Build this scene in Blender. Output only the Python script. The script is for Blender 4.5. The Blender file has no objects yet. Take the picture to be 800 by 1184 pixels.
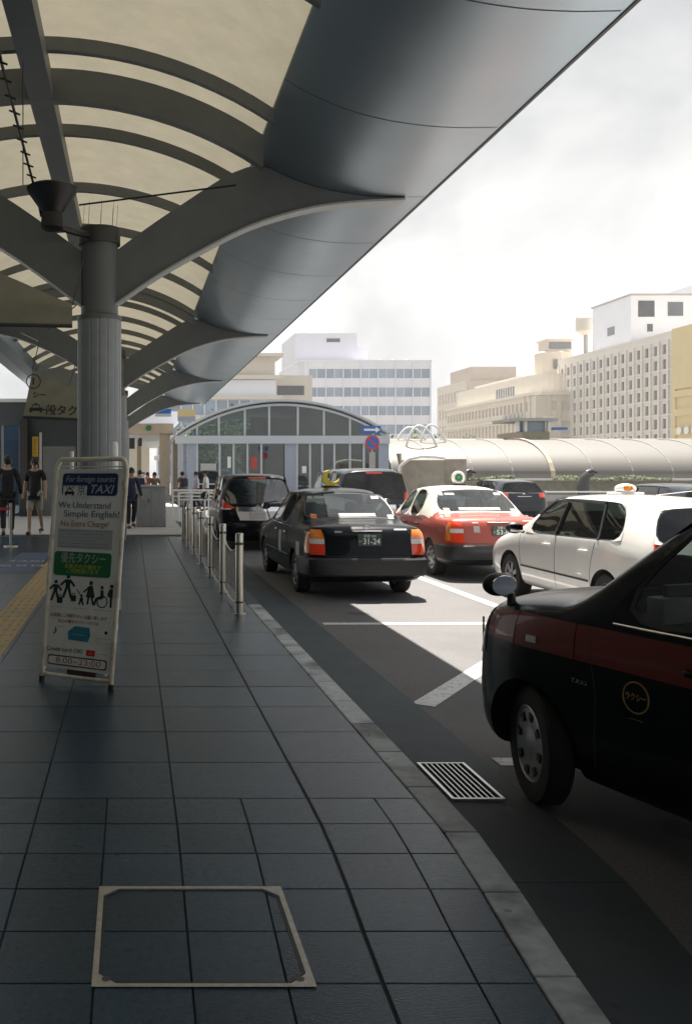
import bpy, bmesh, math, random
from math import sin, cos, pi, radians, sqrt, atan2
from mathutils import Vector, Matrix, Quaternion
from mathutils.bvhtree import BVHTree
random.seed(7)
SC = bpy.context.scene
COL = SC.collection

# ------------------------------------------------------------------ camera, sky, sun, exposure
EYE = 1.65            # eye above the footpath (footpath z = 0, road z = -0.15)
F = 1060.0
cam_d = bpy.data.cameras.new('camera'); cam = bpy.data.objects.new('camera', cam_d); COL.objects.link(cam)
cam.location = (0, 0, EYE); cam.rotation_euler = (radians(90), 0, 0)
cam_d.sensor_width = 36; cam_d.sensor_fit = 'AUTO'; cam_d.lens = F/1184*36
cam_d.shift_x = 247/1184; cam_d.shift_y = -47/1184
cam_d.clip_start = 0.05; cam_d.clip_end = 3000
SC.camera = cam

SUNX, SUNY = 0.11, 0.33            # horizontal travel per unit height, sun stands ahead and slightly right
sdir = Vector((SUNX, SUNY, 1)).normalized()
elev = math.asin(sdir.z); azim = atan2(sdir.x, sdir.y)
w = bpy.data.worlds.new('World'); SC.world = w; w.use_nodes = True
nt = w.node_tree; nt.nodes.clear()
def wn(t, **k):
    n = nt.nodes.new(t)
    for a, b in k.items(): setattr(n, a, b)
    return n
sky = wn('ShaderNodeTexSky', sky_type='NISHITA'); sky.sun_disc = False
sky.sun_elevation = elev; sky.sun_rotation = azim; sky.dust_density = 1.2; sky.air_density = 1.0
tc = wn('ShaderNodeTexCoord'); mp = wn('ShaderNodeMapping'); mp.inputs['Scale'].default_value = (1, 1, 1.6); mp.inputs['Location'].default_value = (0.3, 0.1, 0)
n1 = wn('ShaderNodeTexNoise'); n1.inputs['Scale'].default_value = 2.6; n1.inputs['Detail'].default_value = 9; n1.inputs['Roughness'].default_value = .52
n1.inputs['Distortion'].default_value = .4
cr = wn('ShaderNodeValToRGB'); cr.color_ramp.elements[0].position = .30; cr.color_ramp.elements[1].position = .60
cr.color_ramp.elements[0].color = (.30, .30, .30, 1); cr.color_ramp.elements[1].color = (1, 1, 1, 1)
n2 = wn('ShaderNodeTexNoise'); n2.inputs['Scale'].default_value = 3.6; n2.inputs['Detail'].default_value = 8; n2.inputs['Distortion'].default_value = .6
cr2 = wn('ShaderNodeValToRGB'); cr2.color_ramp.elements[0].position = .36; cr2.color_ramp.elements[1].position = .60
cr2.color_ramp.elements[0].color = (4.3, 4.45, 4.6, 1); cr2.color_ramp.elements[1].color = (7.1, 7.05, 6.9, 1)
mx = wn('ShaderNodeMix', data_type='RGBA')
bg = wn('ShaderNodeBackground'); bg.inputs[1].default_value = 0.05
wo = wn('ShaderNodeOutputWorld')
L = nt.links.new
L(tc.outputs['Generated'], mp.inputs[0]); L(mp.outputs[0], n1.inputs['Vector']); L(mp.outputs[0], n2.inputs['Vector'])
L(n1.outputs['Fac'], cr.inputs[0]); L(n2.outputs['Fac'], cr2.inputs[0])
sxyz = wn('ShaderNodeSeparateXYZ'); mrg = wn('ShaderNodeMapRange'); mrg.inputs[1].default_value = -.45; mrg.inputs[2].default_value = .25
mxm = wn('ShaderNodeMath', operation='MAXIMUM')
L(tc.outputs['Generated'], sxyz.inputs[0]); L(sxyz.outputs[1], mrg.inputs[0]); L(cr.outputs[0], mxm.inputs[0]); L(mrg.outputs[0], mxm.inputs[1]); L(mxm.outputs[0], mx.inputs[0])
L(sky.outputs[0], mx.inputs[6]); L(cr2.outputs[0], mx.inputs[7])
L(mx.outputs[2], bg.inputs[0]); L(bg.outputs[0], wo.inputs[0])
sun_d = bpy.data.lights.new('sun', 'SUN'); sun_d.energy = 5.0; sun_d.angle = radians(.53); sun_d.color = (1, .94, .85)
sun = bpy.data.objects.new('sun', sun_d); COL.objects.link(sun); sun.rotation_mode = 'QUATERNION'
sun.rotation_quaternion = sdir.to_track_quat('Z', 'Y')
SC.view_settings.view_transform = 'Standard'; SC.view_settings.look = 'None'
SC.view_settings.gamma = 1; SC.view_settings.exposure = 1.5
SC.cycles.max_bounces = 8; SC.cycles.transparent_max_bounces = 16

# ------------------------------------------------------------------ materials
def mat(name, col, rough=.6, metal=0, noise=0, nscale=8, bump=0, bscale=60, coat=0, spec=.5, isl=0, emit=0, rnoise=0, stain=None):
    m = bpy.data.materials.new(name); m.use_nodes = True
    t = m.node_tree; b = t.nodes['Principled BSDF']
    b.inputs['Roughness'].default_value = rough; b.inputs['Metallic'].default_value = metal
    b.inputs['Specular IOR Level'].default_value = spec
    if coat: b.inputs['Coat Weight'].default_value = coat; b.inputs['Coat Roughness'].default_value = .04
    b.inputs['Base Color'].default_value = (*col, 1)
    if emit: b.inputs['Emission Color'].default_value = (*col, 1); b.inputs['Emission Strength'].default_value = emit
    tcn = t.nodes.new('ShaderNodeTexCoord'); l = t.links.new
    src = None
    if noise or isl:
        nz = t.nodes.new('ShaderNodeTexNoise'); nz.inputs['Scale'].default_value = nscale; nz.inputs['Detail'].default_value = 8
        nz.inputs['Roughness'].default_value = .65
        l(tcn.outputs['Object'], nz.inputs['Vector'])
        mr = t.nodes.new('ShaderNodeMapRange'); mr.inputs[1].default_value = .25; mr.inputs[2].default_value = .75
        mr.inputs[3].default_value = 1-noise; mr.inputs[4].default_value = 1+noise
        l(nz.outputs['Fac'], mr.inputs[0]); src = mr.outputs[0]
        if isl:
            g = t.nodes.new('ShaderNodeNewGeometry'); m2 = t.nodes.new('ShaderNodeMapRange')
            m2.inputs[3].default_value = 1-isl; m2.inputs[4].default_value = 1+isl
            l(g.outputs['Random Per Island'], m2.inputs[0])
            mu = t.nodes.new('ShaderNodeMath'); mu.operation = 'MULTIPLY'; l(src, mu.inputs[0]); l(m2.outputs[0], mu.inputs[1]); src = mu.outputs[0]
        vm = t.nodes.new('ShaderNodeVectorMath'); vm.operation = 'SCALE'; vm.inputs[0].default_value = col
        l(src, vm.inputs['Scale']); l(vm.outputs[0], b.inputs['Base Color'])
        if stain:
            sz = t.nodes.new('ShaderNodeTexNoise'); sz.inputs['Scale'].default_value = stain[1]; sz.inputs['Detail'].default_value = 6
            l(tcn.outputs['Object'], sz.inputs['Vector'])
            rr = t.nodes.new('ShaderNodeValToRGB'); rr.color_ramp.elements[0].position = .5; rr.color_ramp.elements[1].position = .66
            l(sz.outputs['Fac'], rr.inputs[0]); mm = t.nodes.new('ShaderNodeMix'); mm.data_type = 'RGBA'
            fm = t.nodes.new('ShaderNodeMath'); fm.operation = 'MULTIPLY'; fm.inputs[1].default_value = stain[2]
            l(rr.outputs[0], fm.inputs[0]); l(fm.outputs[0], mm.inputs[0])
            l(vm.outputs[0], mm.inputs[6]); mm.inputs[7].default_value = (*stain[0], 1); l(mm.outputs[2], b.inputs['Base Color'])
    if rnoise:
        nz = t.nodes.new('ShaderNodeTexNoise'); nz.inputs['Scale'].default_value = nscale*.7; nz.inputs['Detail'].default_value = 6
        l(tcn.outputs['Object'], nz.inputs['Vector']); mr = t.nodes.new('ShaderNodeMapRange')
        mr.inputs[1].default_value = .3; mr.inputs[2].default_value = .7; mr.inputs[3].default_value = rough-rnoise; mr.inputs[4].default_value = rough+rnoise
        l(nz.outputs['Fac'], mr.inputs[0]); l(mr.outputs[0], b.inputs['Roughness'])
    if bump:
        nz = t.nodes.new('ShaderNodeTexNoise'); nz.inputs['Scale'].default_value = bscale; nz.inputs['Detail'].default_value = 5
        l(tcn.outputs['Object'], nz.inputs['Vector']); bp = t.nodes.new('ShaderNodeBump'); bp.inputs['Strength'].default_value = bump
        bp.inputs['Distance'].default_value = .01; l(nz.outputs['Fac'], bp.inputs['Height']); l(bp.outputs[0], b.inputs['Normal'])
    return m
def glassmat(name, tint, refl=.9, rough=.02, ior=1.5, base=0):
    m = bpy.data.materials.new(name); m.use_nodes = True; t = m.node_tree; t.nodes.clear(); l = t.links.new
    o = t.nodes.new('ShaderNodeOutputMaterial'); tr = t.nodes.new('ShaderNodeBsdfTransparent'); gl = t.nodes.new('ShaderNodeBsdfGlossy')
    gl.inputs['Roughness'].default_value = rough; tr.inputs[0].default_value = (*tint, 1); gl.inputs[0].default_value = (refl, refl, refl, 1)
    fr = t.nodes.new('ShaderNodeFresnel'); fr.inputs['IOR'].default_value = ior
    ms = t.nodes.new('ShaderNodeMixShader'); ad = t.nodes.new('ShaderNodeMath'); ad.operation = 'ADD'; ad.use_clamp = True; ad.inputs[1].default_value = base
    l(fr.outputs[0], ad.inputs[0]); l(ad.outputs[0], ms.inputs[0]); l(tr.outputs[0], ms.inputs[1]); l(gl.outputs[0], ms.inputs[2]); l(ms.outputs[0], o.inputs[0])
    return m
def translucent(name, col, tcol, f=.6, noise=.12, nscale=2.5):
    m = bpy.data.materials.new(name); m.use_nodes = True; t = m.node_tree; t.nodes.clear(); l = t.links.new
    o = t.nodes.new('ShaderNodeOutputMaterial'); a = t.nodes.new('ShaderNodeBsdfDiffuse'); b = t.nodes.new('ShaderNodeBsdfTranslucent')
    ms = t.nodes.new('ShaderNodeMixShader'); ms.inputs[0].default_value = f
    tcn = t.nodes.new('ShaderNodeTexCoord'); nz = t.nodes.new('ShaderNodeTexNoise'); nz.inputs['Scale'].default_value = nscale; nz.inputs['Detail'].default_value = 9
    nz.inputs['Roughness'].default_value = .7
    l(tcn.outputs['Object'], nz.inputs['Vector']); mr = t.nodes.new('ShaderNodeMapRange'); mr.inputs[1].default_value = .3; mr.inputs[2].default_value = .7
    mr.inputs[3].default_value = 1-noise; mr.inputs[4].default_value = 1+noise*.6
    l(nz.outputs['Fac'], mr.inputs[0])
    for c, n in ((col, a), (tcol, b)):
        vm = t.nodes.new('ShaderNodeVectorMath'); vm.operation = 'SCALE'; vm.inputs[0].default_value = c; l(mr.outputs[0], vm.inputs['Scale']); l(vm.outputs[0], n.inputs[0])
    l(a.outputs[0], ms.inputs[1]); l(b.outputs[0], ms.inputs[2]); l(ms.outputs[0], o.inputs[0])
    return m
M = {}
M['tile'] = mat('footpath_tile', (.020, .044, .066), .20, noise=.5, nscale=38, bump=.28, bscale=140, isl=.30, rnoise=.04, spec=.28, stain=((.010, .021, .030), 1.1, .35))
M['tile'].node_tree.nodes['Principled BSDF'].inputs['Specular Tint'].default_value = (.62, .86, 1, 1)
M['tile_base'] = mat('joint_mortar', (.022, .024, .026), .9)
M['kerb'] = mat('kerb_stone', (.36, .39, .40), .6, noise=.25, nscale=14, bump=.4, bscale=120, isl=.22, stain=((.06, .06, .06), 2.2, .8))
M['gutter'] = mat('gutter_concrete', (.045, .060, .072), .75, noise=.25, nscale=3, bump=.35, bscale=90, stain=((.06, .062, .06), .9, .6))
M['asphalt'] = mat('asphalt', (.150, .146, .147), .85, noise=.45, nscale=85, bump=.8, bscale=200, stain=((.098, .098, .102), .45, .7))
M['paint_white'] = mat('road_paint', (.66, .66, .65), .6, noise=.15, nscale=30, bump=.4, bscale=150, stain=((.25, .25, .25), 22, .55))
M['tactile'] = mat('tactile_yellow', (.30, .22, .09), .6, noise=.2, nscale=12, isl=.1)
M['blue_paint'] = mat('blue_ground_paint', (.012, .035, .095), .6, noise=.25, nscale=14)
M['far_paving'] = mat('light_paving', (.42, .41, .39), .8, noise=.15, nscale=2)
M['soil'] = mat('ground_earth', (.2, .19, .17), .9, noise=.2, nscale=.5)
M['vault'] = translucent('vault_membrane', (.22, .205, .165), (.128, .119, .093), .72)
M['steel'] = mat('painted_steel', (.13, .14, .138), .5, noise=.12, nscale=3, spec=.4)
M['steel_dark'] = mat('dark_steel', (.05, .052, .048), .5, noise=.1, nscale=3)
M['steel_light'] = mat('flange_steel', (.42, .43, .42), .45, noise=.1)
M['soffit'] = mat('brushed_metal_panel', (.42, .50, .56), .36, metal=1, noise=.05, nscale=.8, rnoise=.03)
M['seam'] = mat('panel_joint', (.03, .035, .04), .6)
M['column'] = mat('column_cladding', (.25, .27, .275), .5, noise=.12, nscale=10)
M['stainless'] = mat('stainless_steel', (.5, .47, .40), .3, metal=1, noise=.15, nscale=30)
M['chain'] = mat('chain_metal', (.55, .55, .52), .35, metal=1)
M['canvas'] = translucent('banner_canvas', (.30, .29, .22), (.24, .23, .17), .35, noise=.1, nscale=5)
M['black'] = mat('black_plastic', (.012, .012, .013), .45)
M['rubber'] = mat('tyre_rubber', (.009, .009, .009), .8, bump=.2, bscale=80)
M['liner'] = mat('arch_liner', (.006, .006, .006), .9)
M['rim'] = mat('wheel_metal', (.30, .30, .30), .38, metal=.9)
M['rim_dark'] = mat('wheel_gap', (.015, .015, .015), .6)
M['chrome'] = mat('chrome', (.8, .8, .8), .08, metal=1)
M['car_black'] = mat('black_car_paint', (.003, .004, .006), .3, coat=.25, spec=.1)
M['car_navy'] = mat('navy_car_paint', (.007, .012, .02), .3, coat=.7, spec=.2)
M['car_red'] = mat('red_car_paint', (.34, .042, .018), .35, coat=.7, noise=.03)
M['car_white'] = mat('white_car_paint', (.74, .73, .71), .35, coat=1, noise=.02)
M['cream_roof'] = mat('cream_car_paint', (.72, .69, .62), .4, coat=.7)
M['stripe'] = mat('brown_red_stripe', (.17, .024, .010), .4, coat=.3, spec=.2)
M['glass_car'] = glassmat('car_glass', (.48, .56, .52), 1.0, base=.02)
M['glass_dark'] = glassmat('tinted_car_glass', (.06, .075, .08), 1.0)
M['glass_cab'] = glassmat('cab_glass', (.80, .90, .84), 1.0, base=.02)
M['glass_mid'] = glassmat('mid_tint_car_glass', (.18, .22, .21), 1.0, base=.03)
M['glass_rear'] = glassmat('rear_car_glass', (.42, .54, .54), 1.0, base=.12)
M['amber'] = mat('amber_lens', (.75, .20, .015), .15, coat=1, noise=.06, nscale=40)
M['redlens'] = mat('red_lens', (.72, .05, .012), .15, coat=1, noise=.06, nscale=40)
M['clear'] = mat('clear_lens', (.62, .60, .58), .12, coat=1, noise=.1, nscale=60)
M['plate_green'] = mat('green_plate', (.012, .045, .028), .4)
M['white'] = mat('white_surface', (.75, .75, .73), .5)
M['offwhite'] = mat('sticker_white', (.42, .43, .42), .5, noise=.1, nscale=40)
M['yellow'] = mat('yellow_plastic', (.78, .62, .05), .35)
M['green'] = mat('green_print', (.015, .15, .045), .5)
M['yellowgreen'] = mat('yellow_green_print', (.50, .52, .05), .5)
M['darkgreen'] = mat('dark_green_print', (.012, .035, .022), .5)
M['navyprint'] = mat('navy_print', (.018, .028, .095), .45)
M['blueprint'] = mat('blue_grey_print', (.09, .11, .19), .5)
M['redprint'] = mat('faded_red_print', (.34, .10, .06), .5)
M['cyan'] = mat('cyan_print', (.03, .22, .30), .5)
M['ink'] = mat('black_ink', (.02, .02, .02), .5)
M['signboard'] = mat('sign_panel', (.74, .74, .66), .5, noise=.08, nscale=4, stain=((.42, .40, .33), 3, .4))
M['signframe'] = mat('cream_tube', (.72, .67, .53), .4, noise=.12, nscale=14, stain=((.35, .23, .10), 6, .6))
M['seat'] = mat('seat_cloth', (.06, .06, .065), .9)
M['seatwhite'] = mat('seat_cover', (.45, .45, .45), .9)
M['dash'] = mat('dashboard', (.03, .03, .032), .7)
M['skin'] = mat('skin', (.42, .26, .18), .55)
M['hair'] = mat('black_hair', (.012, .010, .009), .6)
M['cloth_black'] = mat('black_cloth', (.014, .014, .016), .85)
M['cloth_beige'] = mat('beige_cloth', (.40, .36, .29), .85)
M['cloth_white'] = mat('white_cloth', (.68, .68, .70), .85)
M['cloth_lilac'] = mat('lilac_cloth', (.50, .46, .58), .85)
M['cloth_navy'] = mat('navy_cloth', (.02, .03, .06), .85)
M['cloth_olive'] = mat('olive_cloth', (.16, .12, .06), .85)
M['cloth_red'] = mat('red_cloth', (.45, .06, .05), .85)
M['belt_red'] = mat('red_belt', (.55, .04, .05), .6)
M['concrete'] = mat('concrete', (.36, .35, .33), .8, noise=.12, nscale=3)
M['stonewall'] = mat('mossy_stone', (.22, .21, .15), .9, noise=.3, nscale=3, bump=.5, bscale=12)
M['beige_wall'] = mat('beige_facade', (.56, .50, .41), .8, noise=.06, nscale=.3)
M['beige_light'] = mat('light_beige_facade', (.62, .57, .48), .8, noise=.05, nscale=.3)
M['brown_wall'] = mat('brown_brick_facade', (.44, .37, .31), .85, noise=.08, nscale=.6)
M['grid_wall'] = mat('cream_grid_facade', (.62, .58, .52), .8, noise=.05, nscale=.4)
M['white_wall'] = mat('white_facade', (.74, .75, .80), .7, noise=.04, nscale=.3)
M['grey_wall'] = mat('pale_grey_facade', (.64, .64, .70), .75, noise=.04, nscale=.3)
M['yellow_wall'] = mat('yellow_facade', (.60, .48, .24), .8, noise=.05, nscale=.4)
M['bwin'] = mat('building_window', (.06, .066, .075), .12, noise=.35, nscale=.25, spec=.8)
M['bluewin'] = mat('blue_band_window', (.26, .33, .42), .15, noise=.15, nscale=.2, spec=.8)
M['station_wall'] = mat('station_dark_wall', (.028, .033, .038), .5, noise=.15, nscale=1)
M['station_glass'] = glassmat('station_glass', (.14, .19, .24), .9)
M['pav_glass'] = glassmat('pavilion_glass', (.40, .50, .47), .9, base=.05)
M['bluegrey'] = mat('blue_grey_frame', (.30, .34, .42), .5)
M['pav_frame'] = mat('pale_blue_grey_frame', (.46, .50, .54), .5, noise=.05)
M['tan'] = mat('tan_stone', (.34, .28, .21), .75, noise=.12, nscale=4)
M['white_vault'] = mat('white_roof_membrane', (.115, .108, .098), .55, noise=.04, nscale=.8)
M['vault_rib'] = mat('roof_rib_paint', (.17, .162, .15), .6)
M['leaf'] = mat('foliage', (.06, .10, .025), .7, isl=.5, noise=.2, nscale=3)
M['leaf_light'] = mat('pale_foliage', (.10, .115, .045), .7, isl=.4, noise=.2, nscale=3)
M['bark'] = mat('bark', (.12, .09, .06), .9, noise=.3, nscale=9)
M['cabinet'] = mat('grey_cabinet', (.30, .31, .30), .6, noise=.08, nscale=9, stain=((.2, .2, .19), 3, .5))
M['lampyellow'] = mat('yellow_sign', (.50, .30, .02), .4)
M['signblue'] = mat('traffic_blue', (.02, .12, .42), .4)
M['signred'] = mat('traffic_red', (.55, .03, .03), .4)
M['slat'] = mat('brown_slat', (.36, .32, .26), .8, noise=.2, nscale=3)
M['mirror'] = mat('mirror_glass', (.85, .88, .92), .02, metal=1)

def spots(m, scale, size, col, keep=.8):
    t = m.node_tree; b = t.nodes['Principled BSDF']; src = b.inputs['Base Color'].links[0].from_socket; l = t.links.new
    tcn = t.nodes.new('ShaderNodeTexCoord'); vo = t.nodes.new('ShaderNodeTexVoronoi'); vo.inputs['Scale'].default_value = scale; vo.voronoi_dimensions = '2D'
    l(tcn.outputs['Object'], vo.inputs['Vector'])
    nz = t.nodes.new('ShaderNodeTexNoise'); nz.inputs['Scale'].default_value = 60; l(tcn.outputs['Object'], nz.inputs['Vector'])
    ad = t.nodes.new('ShaderNodeMath'); ad.operation = 'MULTIPLY_ADD'; ad.inputs[1].default_value = size; ad.inputs[2].default_value = -size*.5; l(nz.outputs['Fac'], ad.inputs[0])
    su = t.nodes.new('ShaderNodeMath'); l(vo.outputs['Distance'], su.inputs[0]); l(ad.outputs[0], su.inputs[1])
    mr = t.nodes.new('ShaderNodeMapRange'); mr.inputs[1].default_value = size; mr.inputs[2].default_value = size*.6; l(su.outputs[0], mr.inputs[0])
    sp = t.nodes.new('ShaderNodeSeparateColor'); l(vo.outputs['Color'], sp.inputs[0]); gt = t.nodes.new('ShaderNodeMath'); gt.operation = 'GREATER_THAN'; gt.inputs[1].default_value = keep; l(sp.outputs[0], gt.inputs[0])
    mu = t.nodes.new('ShaderNodeMath'); mu.operation = 'MULTIPLY'; l(mr.outputs[0], mu.inputs[0]); l(gt.outputs[0], mu.inputs[1])
    m2 = t.nodes.new('ShaderNodeMath'); m2.operation = 'MULTIPLY'; m2.inputs[1].default_value = .6; l(mu.outputs[0], m2.inputs[0])
    mx_ = t.nodes.new('ShaderNodeMix'); mx_.data_type = 'RGBA'; l(m2.outputs[0], mx_.inputs[0]); l(src, mx_.inputs[6]); mx_.inputs[7].default_value = (*col, 1); l(mx_.outputs[2], b.inputs['Base Color'])
spots(M['tile'], 3.2, .055, (.018, .022, .026), .72); spots(M['tile'], 2.1, .03, (.12, .13, .13), .8)
spots(M['gutter'], 3.0, .07, (.03, .033, .035), .7); spots(M['asphalt'], .55, .10, (.05, .048, .048), .45); spots(M['kerb'], 4.0, .07, (.08, .085, .085), .6)
for nm_ in ('bwin', 'bluewin'):
    t = M[nm_].node_tree; b = t.nodes['Principled BSDF']; src = b.inputs['Base Color'].links[0].from_socket
    oi = t.nodes.new('ShaderNodeObjectInfo'); mr = t.nodes.new('ShaderNodeMapRange'); mr.inputs[3].default_value = .35 if nm_ == 'bwin' else .8; mr.inputs[4].default_value = 1.7 if nm_ == 'bwin' else 1.15
    vm = t.nodes.new('ShaderNodeVectorMath'); vm.operation = 'SCALE'; t.links.new(oi.outputs['Random'], mr.inputs[0]); t.links.new(src, vm.inputs[0]); t.links.new(mr.outputs[0], vm.inputs['Scale']); t.links.new(vm.outputs[0], b.inputs['Base Color'])
# ------------------------------------------------------------------ helpers
def link(o, parent=None):
    COL.objects.link(o)
    if parent is not None: o.parent = parent
    return o
def empty(name, loc=(0,0,0), rz=0, parent=None):
    o = bpy.data.objects.new(name, None); o.empty_display_size = .2; link(o, parent); o.location = loc; o.rotation_euler = (0, 0, rz); return o
def tag(o, label=None, cat=None, group=None, kind=None):
    if label: o['label'] = label
    if cat: o['category'] = cat
    if group: o['group'] = group
    if kind: o['kind'] = kind
    return o
def obj(name, bm, m, parent=None, smooth=False, loc=None, rz=0):
    me = bpy.data.meshes.new(name); bmesh.ops.recalc_face_normals(bm, faces=bm.faces); bm.to_mesh(me); bm.free()
    for x in (m if isinstance(m, (list, tuple)) else [m]): me.materials.append(M[x] if isinstance(x, str) else x)
    if smooth:
        me.polygons.foreach_set('use_smooth', [True]*len(me.polygons))
        if smooth != 'all': me.set_sharp_from_angle(angle=radians(38))
    o = bpy.data.objects.new(name, me); link(o, parent)
    if loc: o.location = loc
    if rz: o.rotation_euler = (0, 0, rz)
    return o
def BM(): return bmesh.new()
def box(bm, x0, x1, y0, y1, z0, z1, bev=0):
    r = bmesh.ops.create_cube(bm, size=1)
    for v in r['verts']:
        v.co = Vector((x0+(v.co.x+.5)*(x1-x0), y0+(v.co.y+.5)*(y1-y0), z0+(v.co.z+.5)*(z1-z0)))
    if bev:
        es = list({e for v in r['verts'] for e in v.link_edges})
        bmesh.ops.bevel(bm, geom=es, offset=bev, segments=2, affect='EDGES', profile=.5)
    return bm
def bx(*a): return box(BM(), *a)
def tube(bm, pts, r, n=10, cap=True, closed=False):
    pts = [Vector(p) for p in pts]; rs = r if isinstance(r, (list, tuple)) else [r]*len(pts)
    rings = []; prev = None
    N = len(pts)
    for i, p in enumerate(pts):
        if closed: t = pts[(i+1) % N]-pts[i-1]
        else: t = pts[min(i+1, N-1)]-pts[max(i-1, 0)]
        t.normalize()
        if prev is None:
            a = t.cross(Vector((0, 0, 1)));
            if a.length < .1: a = t.cross(Vector((1, 0, 0)))
            a.normalize()
        else:
            a = prev-t*prev.dot(t)
            a.normalize()
        prev = a; b = t.cross(a)
        rings.append([bm.verts.new(p+(a*cos(2*pi*k/n)+b*sin(2*pi*k/n))*rs[i]) for k in range(n)])
    seq = list(range(N)); 
    for i in range(N if closed else N-1):
        A = rings[i]; B = rings[(i+1) % N]
        for k in range(n): bm.faces.new((A[k], A[(k+1) % n], B[(k+1) % n], B[k]))
    if cap and not closed: bm.faces.new(rings[0][::-1]); bm.faces.new(rings[-1])
    return bm
def lathe(bm, prof, n=24, axis='Z', c=(0,0,0), cap=True):
    c = Vector(c); rings = []
    for r, h in prof:
        ring = []
        for k in range(n):
            a = 2*pi*k/n
            if axis == 'Z': v = Vector((r*cos(a), r*sin(a), h))
            elif axis == 'X': v = Vector((h, r*cos(a), r*sin(a)))
            else: v = Vector((r*cos(a), h, r*sin(a)))
            ring.append(bm.verts.new(c+v))
        rings.append(ring)
    for i in range(len(rings)-1):
        for k in range(n): bm.faces.new((rings[i][k], rings[i][(k+1) % n], rings[i+1][(k+1) % n], rings[i+1][k]))
    if cap: bm.faces.new(rings[0][::-1]); bm.faces.new(rings[-1])
    return bm
def prism(bm, pts, vec):
    """polygon (3D points) pushed along vec"""
    a = [bm.verts.new(Vector(p)) for p in pts]; b = [bm.verts.new(Vector(p)+Vector(vec)) for p in pts]
    bm.faces.new(a[::-1]); bm.faces.new(b); n = len(a)
    for i in range(n): bm.faces.new((a[i], a[(i+1) % n], b[(i+1) % n], b[i]))
    return bm
def sheet(bm, quad): bm.faces.new([bm.verts.new(Vector(p)) for p in quad]); return bm
def ell(bm, c, r, seg=14, rings=9, M4=None):
    res = bmesh.ops.create_uvsphere(bm, u_segments=seg, v_segments=rings, radius=1)
    for v in res['verts']: v.co = Vector((v.co.x*r[0], v.co.y*r[1], v.co.z*r[2]))+Vector(c)
    return bm
def evalmesh(o):
    dg = bpy.context.evaluated_depsgraph_get(); dg.update()
    return bpy.data.meshes.new_from_object(o.evaluated_get(dg))
_tcache = {}
def textmesh(s, size, thick=.001, shear=0, bold=0, align='CENTER', sp=1.0):
    cu = bpy.data.curves.new('lettering', 'FONT'); cu.body = s; cu.size = size; cu.extrude = thick; cu.shear = shear; cu.offset = bold
    cu.align_x = align; cu.align_y = 'CENTER'; cu.space_character = sp; cu.resolution_u = 3
    o = bpy.data.objects.new('lettering', cu); COL.objects.link(o)
    me = evalmesh(o); bpy.data.objects.remove(o); bpy.data.curves.remove(cu); return me
def text(name, s, size, m, mw, parent=None, width=None, **k):
    """lettering mesh; mw = matrix placing its XY plane"""
    me = textmesh(s, size, **k); me.materials.clear(); me.materials.append(M[m])
    sx = 1
    if width and len(me.vertices):
        xs = [v.co.x for v in me.vertices]; cw = max(xs)-min(xs); sx = width/cw if cw > 0 else 1
    T = mw @ Matrix.Diagonal((sx, 1, 1, 1))
    me.transform(T)
    o = bpy.data.objects.new(name, me); link(o, parent); return o
def frame(o, ux, uy):
    """matrix with origin o, local x=ux, local y=uy"""
    ux = Vector(ux).normalized(); uy = Vector(uy).normalized(); uz = ux.cross(uy)
    m = Matrix((ux, uy, uz)).transposed().to_4x4(); m.translation = Vector(o); return m
def P(px, py, d): return Vector(((px-153)*d/F, d, EYE-(py-545)*d/F))
RZ = -.15
def copytree(o, parent=None):
    c = o.copy(); COL.objects.link(c); c.parent = parent
    for ch in list(o.children): copytree(ch, c)
    return c

# ------------------------------------------------------------------ ground
KI, KO, GO = 1.43, 1.59, 2.20
tag(obj('ground', sheet(BM(), [(-79,-59,-.6),(259,-59,-.6),(259,419,-.6),(-79,419,-.6)]), 'soil'), kind='structure')
tag(obj('road', sheet(BM(), [(1.6,-30,RZ),(90,-30,RZ),(90,160,RZ),(GO,160,RZ)]), 'asphalt'), kind='structure')
bm = BM(); y = -12
while y < 30:
    st_ = .5 if -1 < y < 5 else 2.0
    box(bm, KO, GO-.012, y+(.004 if abs(y % 2) < .01 else -.0), y+st_-(.004 if abs((y+st_) % 2) < .01 else 0), RZ-.2, RZ+.006); y += st_
tag(obj('gutter', bm, 'gutter'), kind='structure')
bm = bx(KI, GO, -12, 30, -.5, RZ-.02); tag(obj('gutter_bed', bm, 'tile_base'), kind='structure')
bm = BM(); y = -3.0
while y < 11.2: box(bm, KI+.003, KO, y+.004, y+.6-.004, -.3, 0.0, .008); y += .6
tag(obj('kerb', bm, 'kerb'), kind='structure')
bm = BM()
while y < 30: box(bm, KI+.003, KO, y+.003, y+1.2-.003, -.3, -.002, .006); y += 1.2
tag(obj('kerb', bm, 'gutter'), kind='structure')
bm = bx(-14, KI, -12, 24, -.5, -.006); tag(obj('sidewalk_bed', bm, 'tile_base'), kind='structure')
bm = BM()
def tile(x0, x1, y0, y1):
    g = .0019; jz = random.uniform(-.0012, .0)
    vs = [(x0+g, y0+g), (x1-g, y0+g), (x1-g, y1-g), (x0+g, y1-g)]
    b = .003
    top = [(x0+g+b, y0+g+b), (x1-g-b, y0+g+b), (x1-g-b, y1-g-b), (x0+g+b, y1-g-b)]
    lo = [bm.verts.new((x, yy, -.0055)) for x, yy in vs]; hi = [bm.verts.new((x, yy, jz)) for x, yy in top]
    bm.faces.new(hi)
    for i in range(4): bm.faces.new((lo[i], lo[(i+1) % 4], hi[(i+1) % 4], hi[i]))
T = .335; XJ = .885; YB = 4.63
xs = []; x = XJ-.004
while x > -4.2: xs.append(x); x -= T
for i in range(len(xs)-1):
    y = YB
    while y > -.5: tile(xs[i+1], xs[i], y-T, y); y -= T
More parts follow.
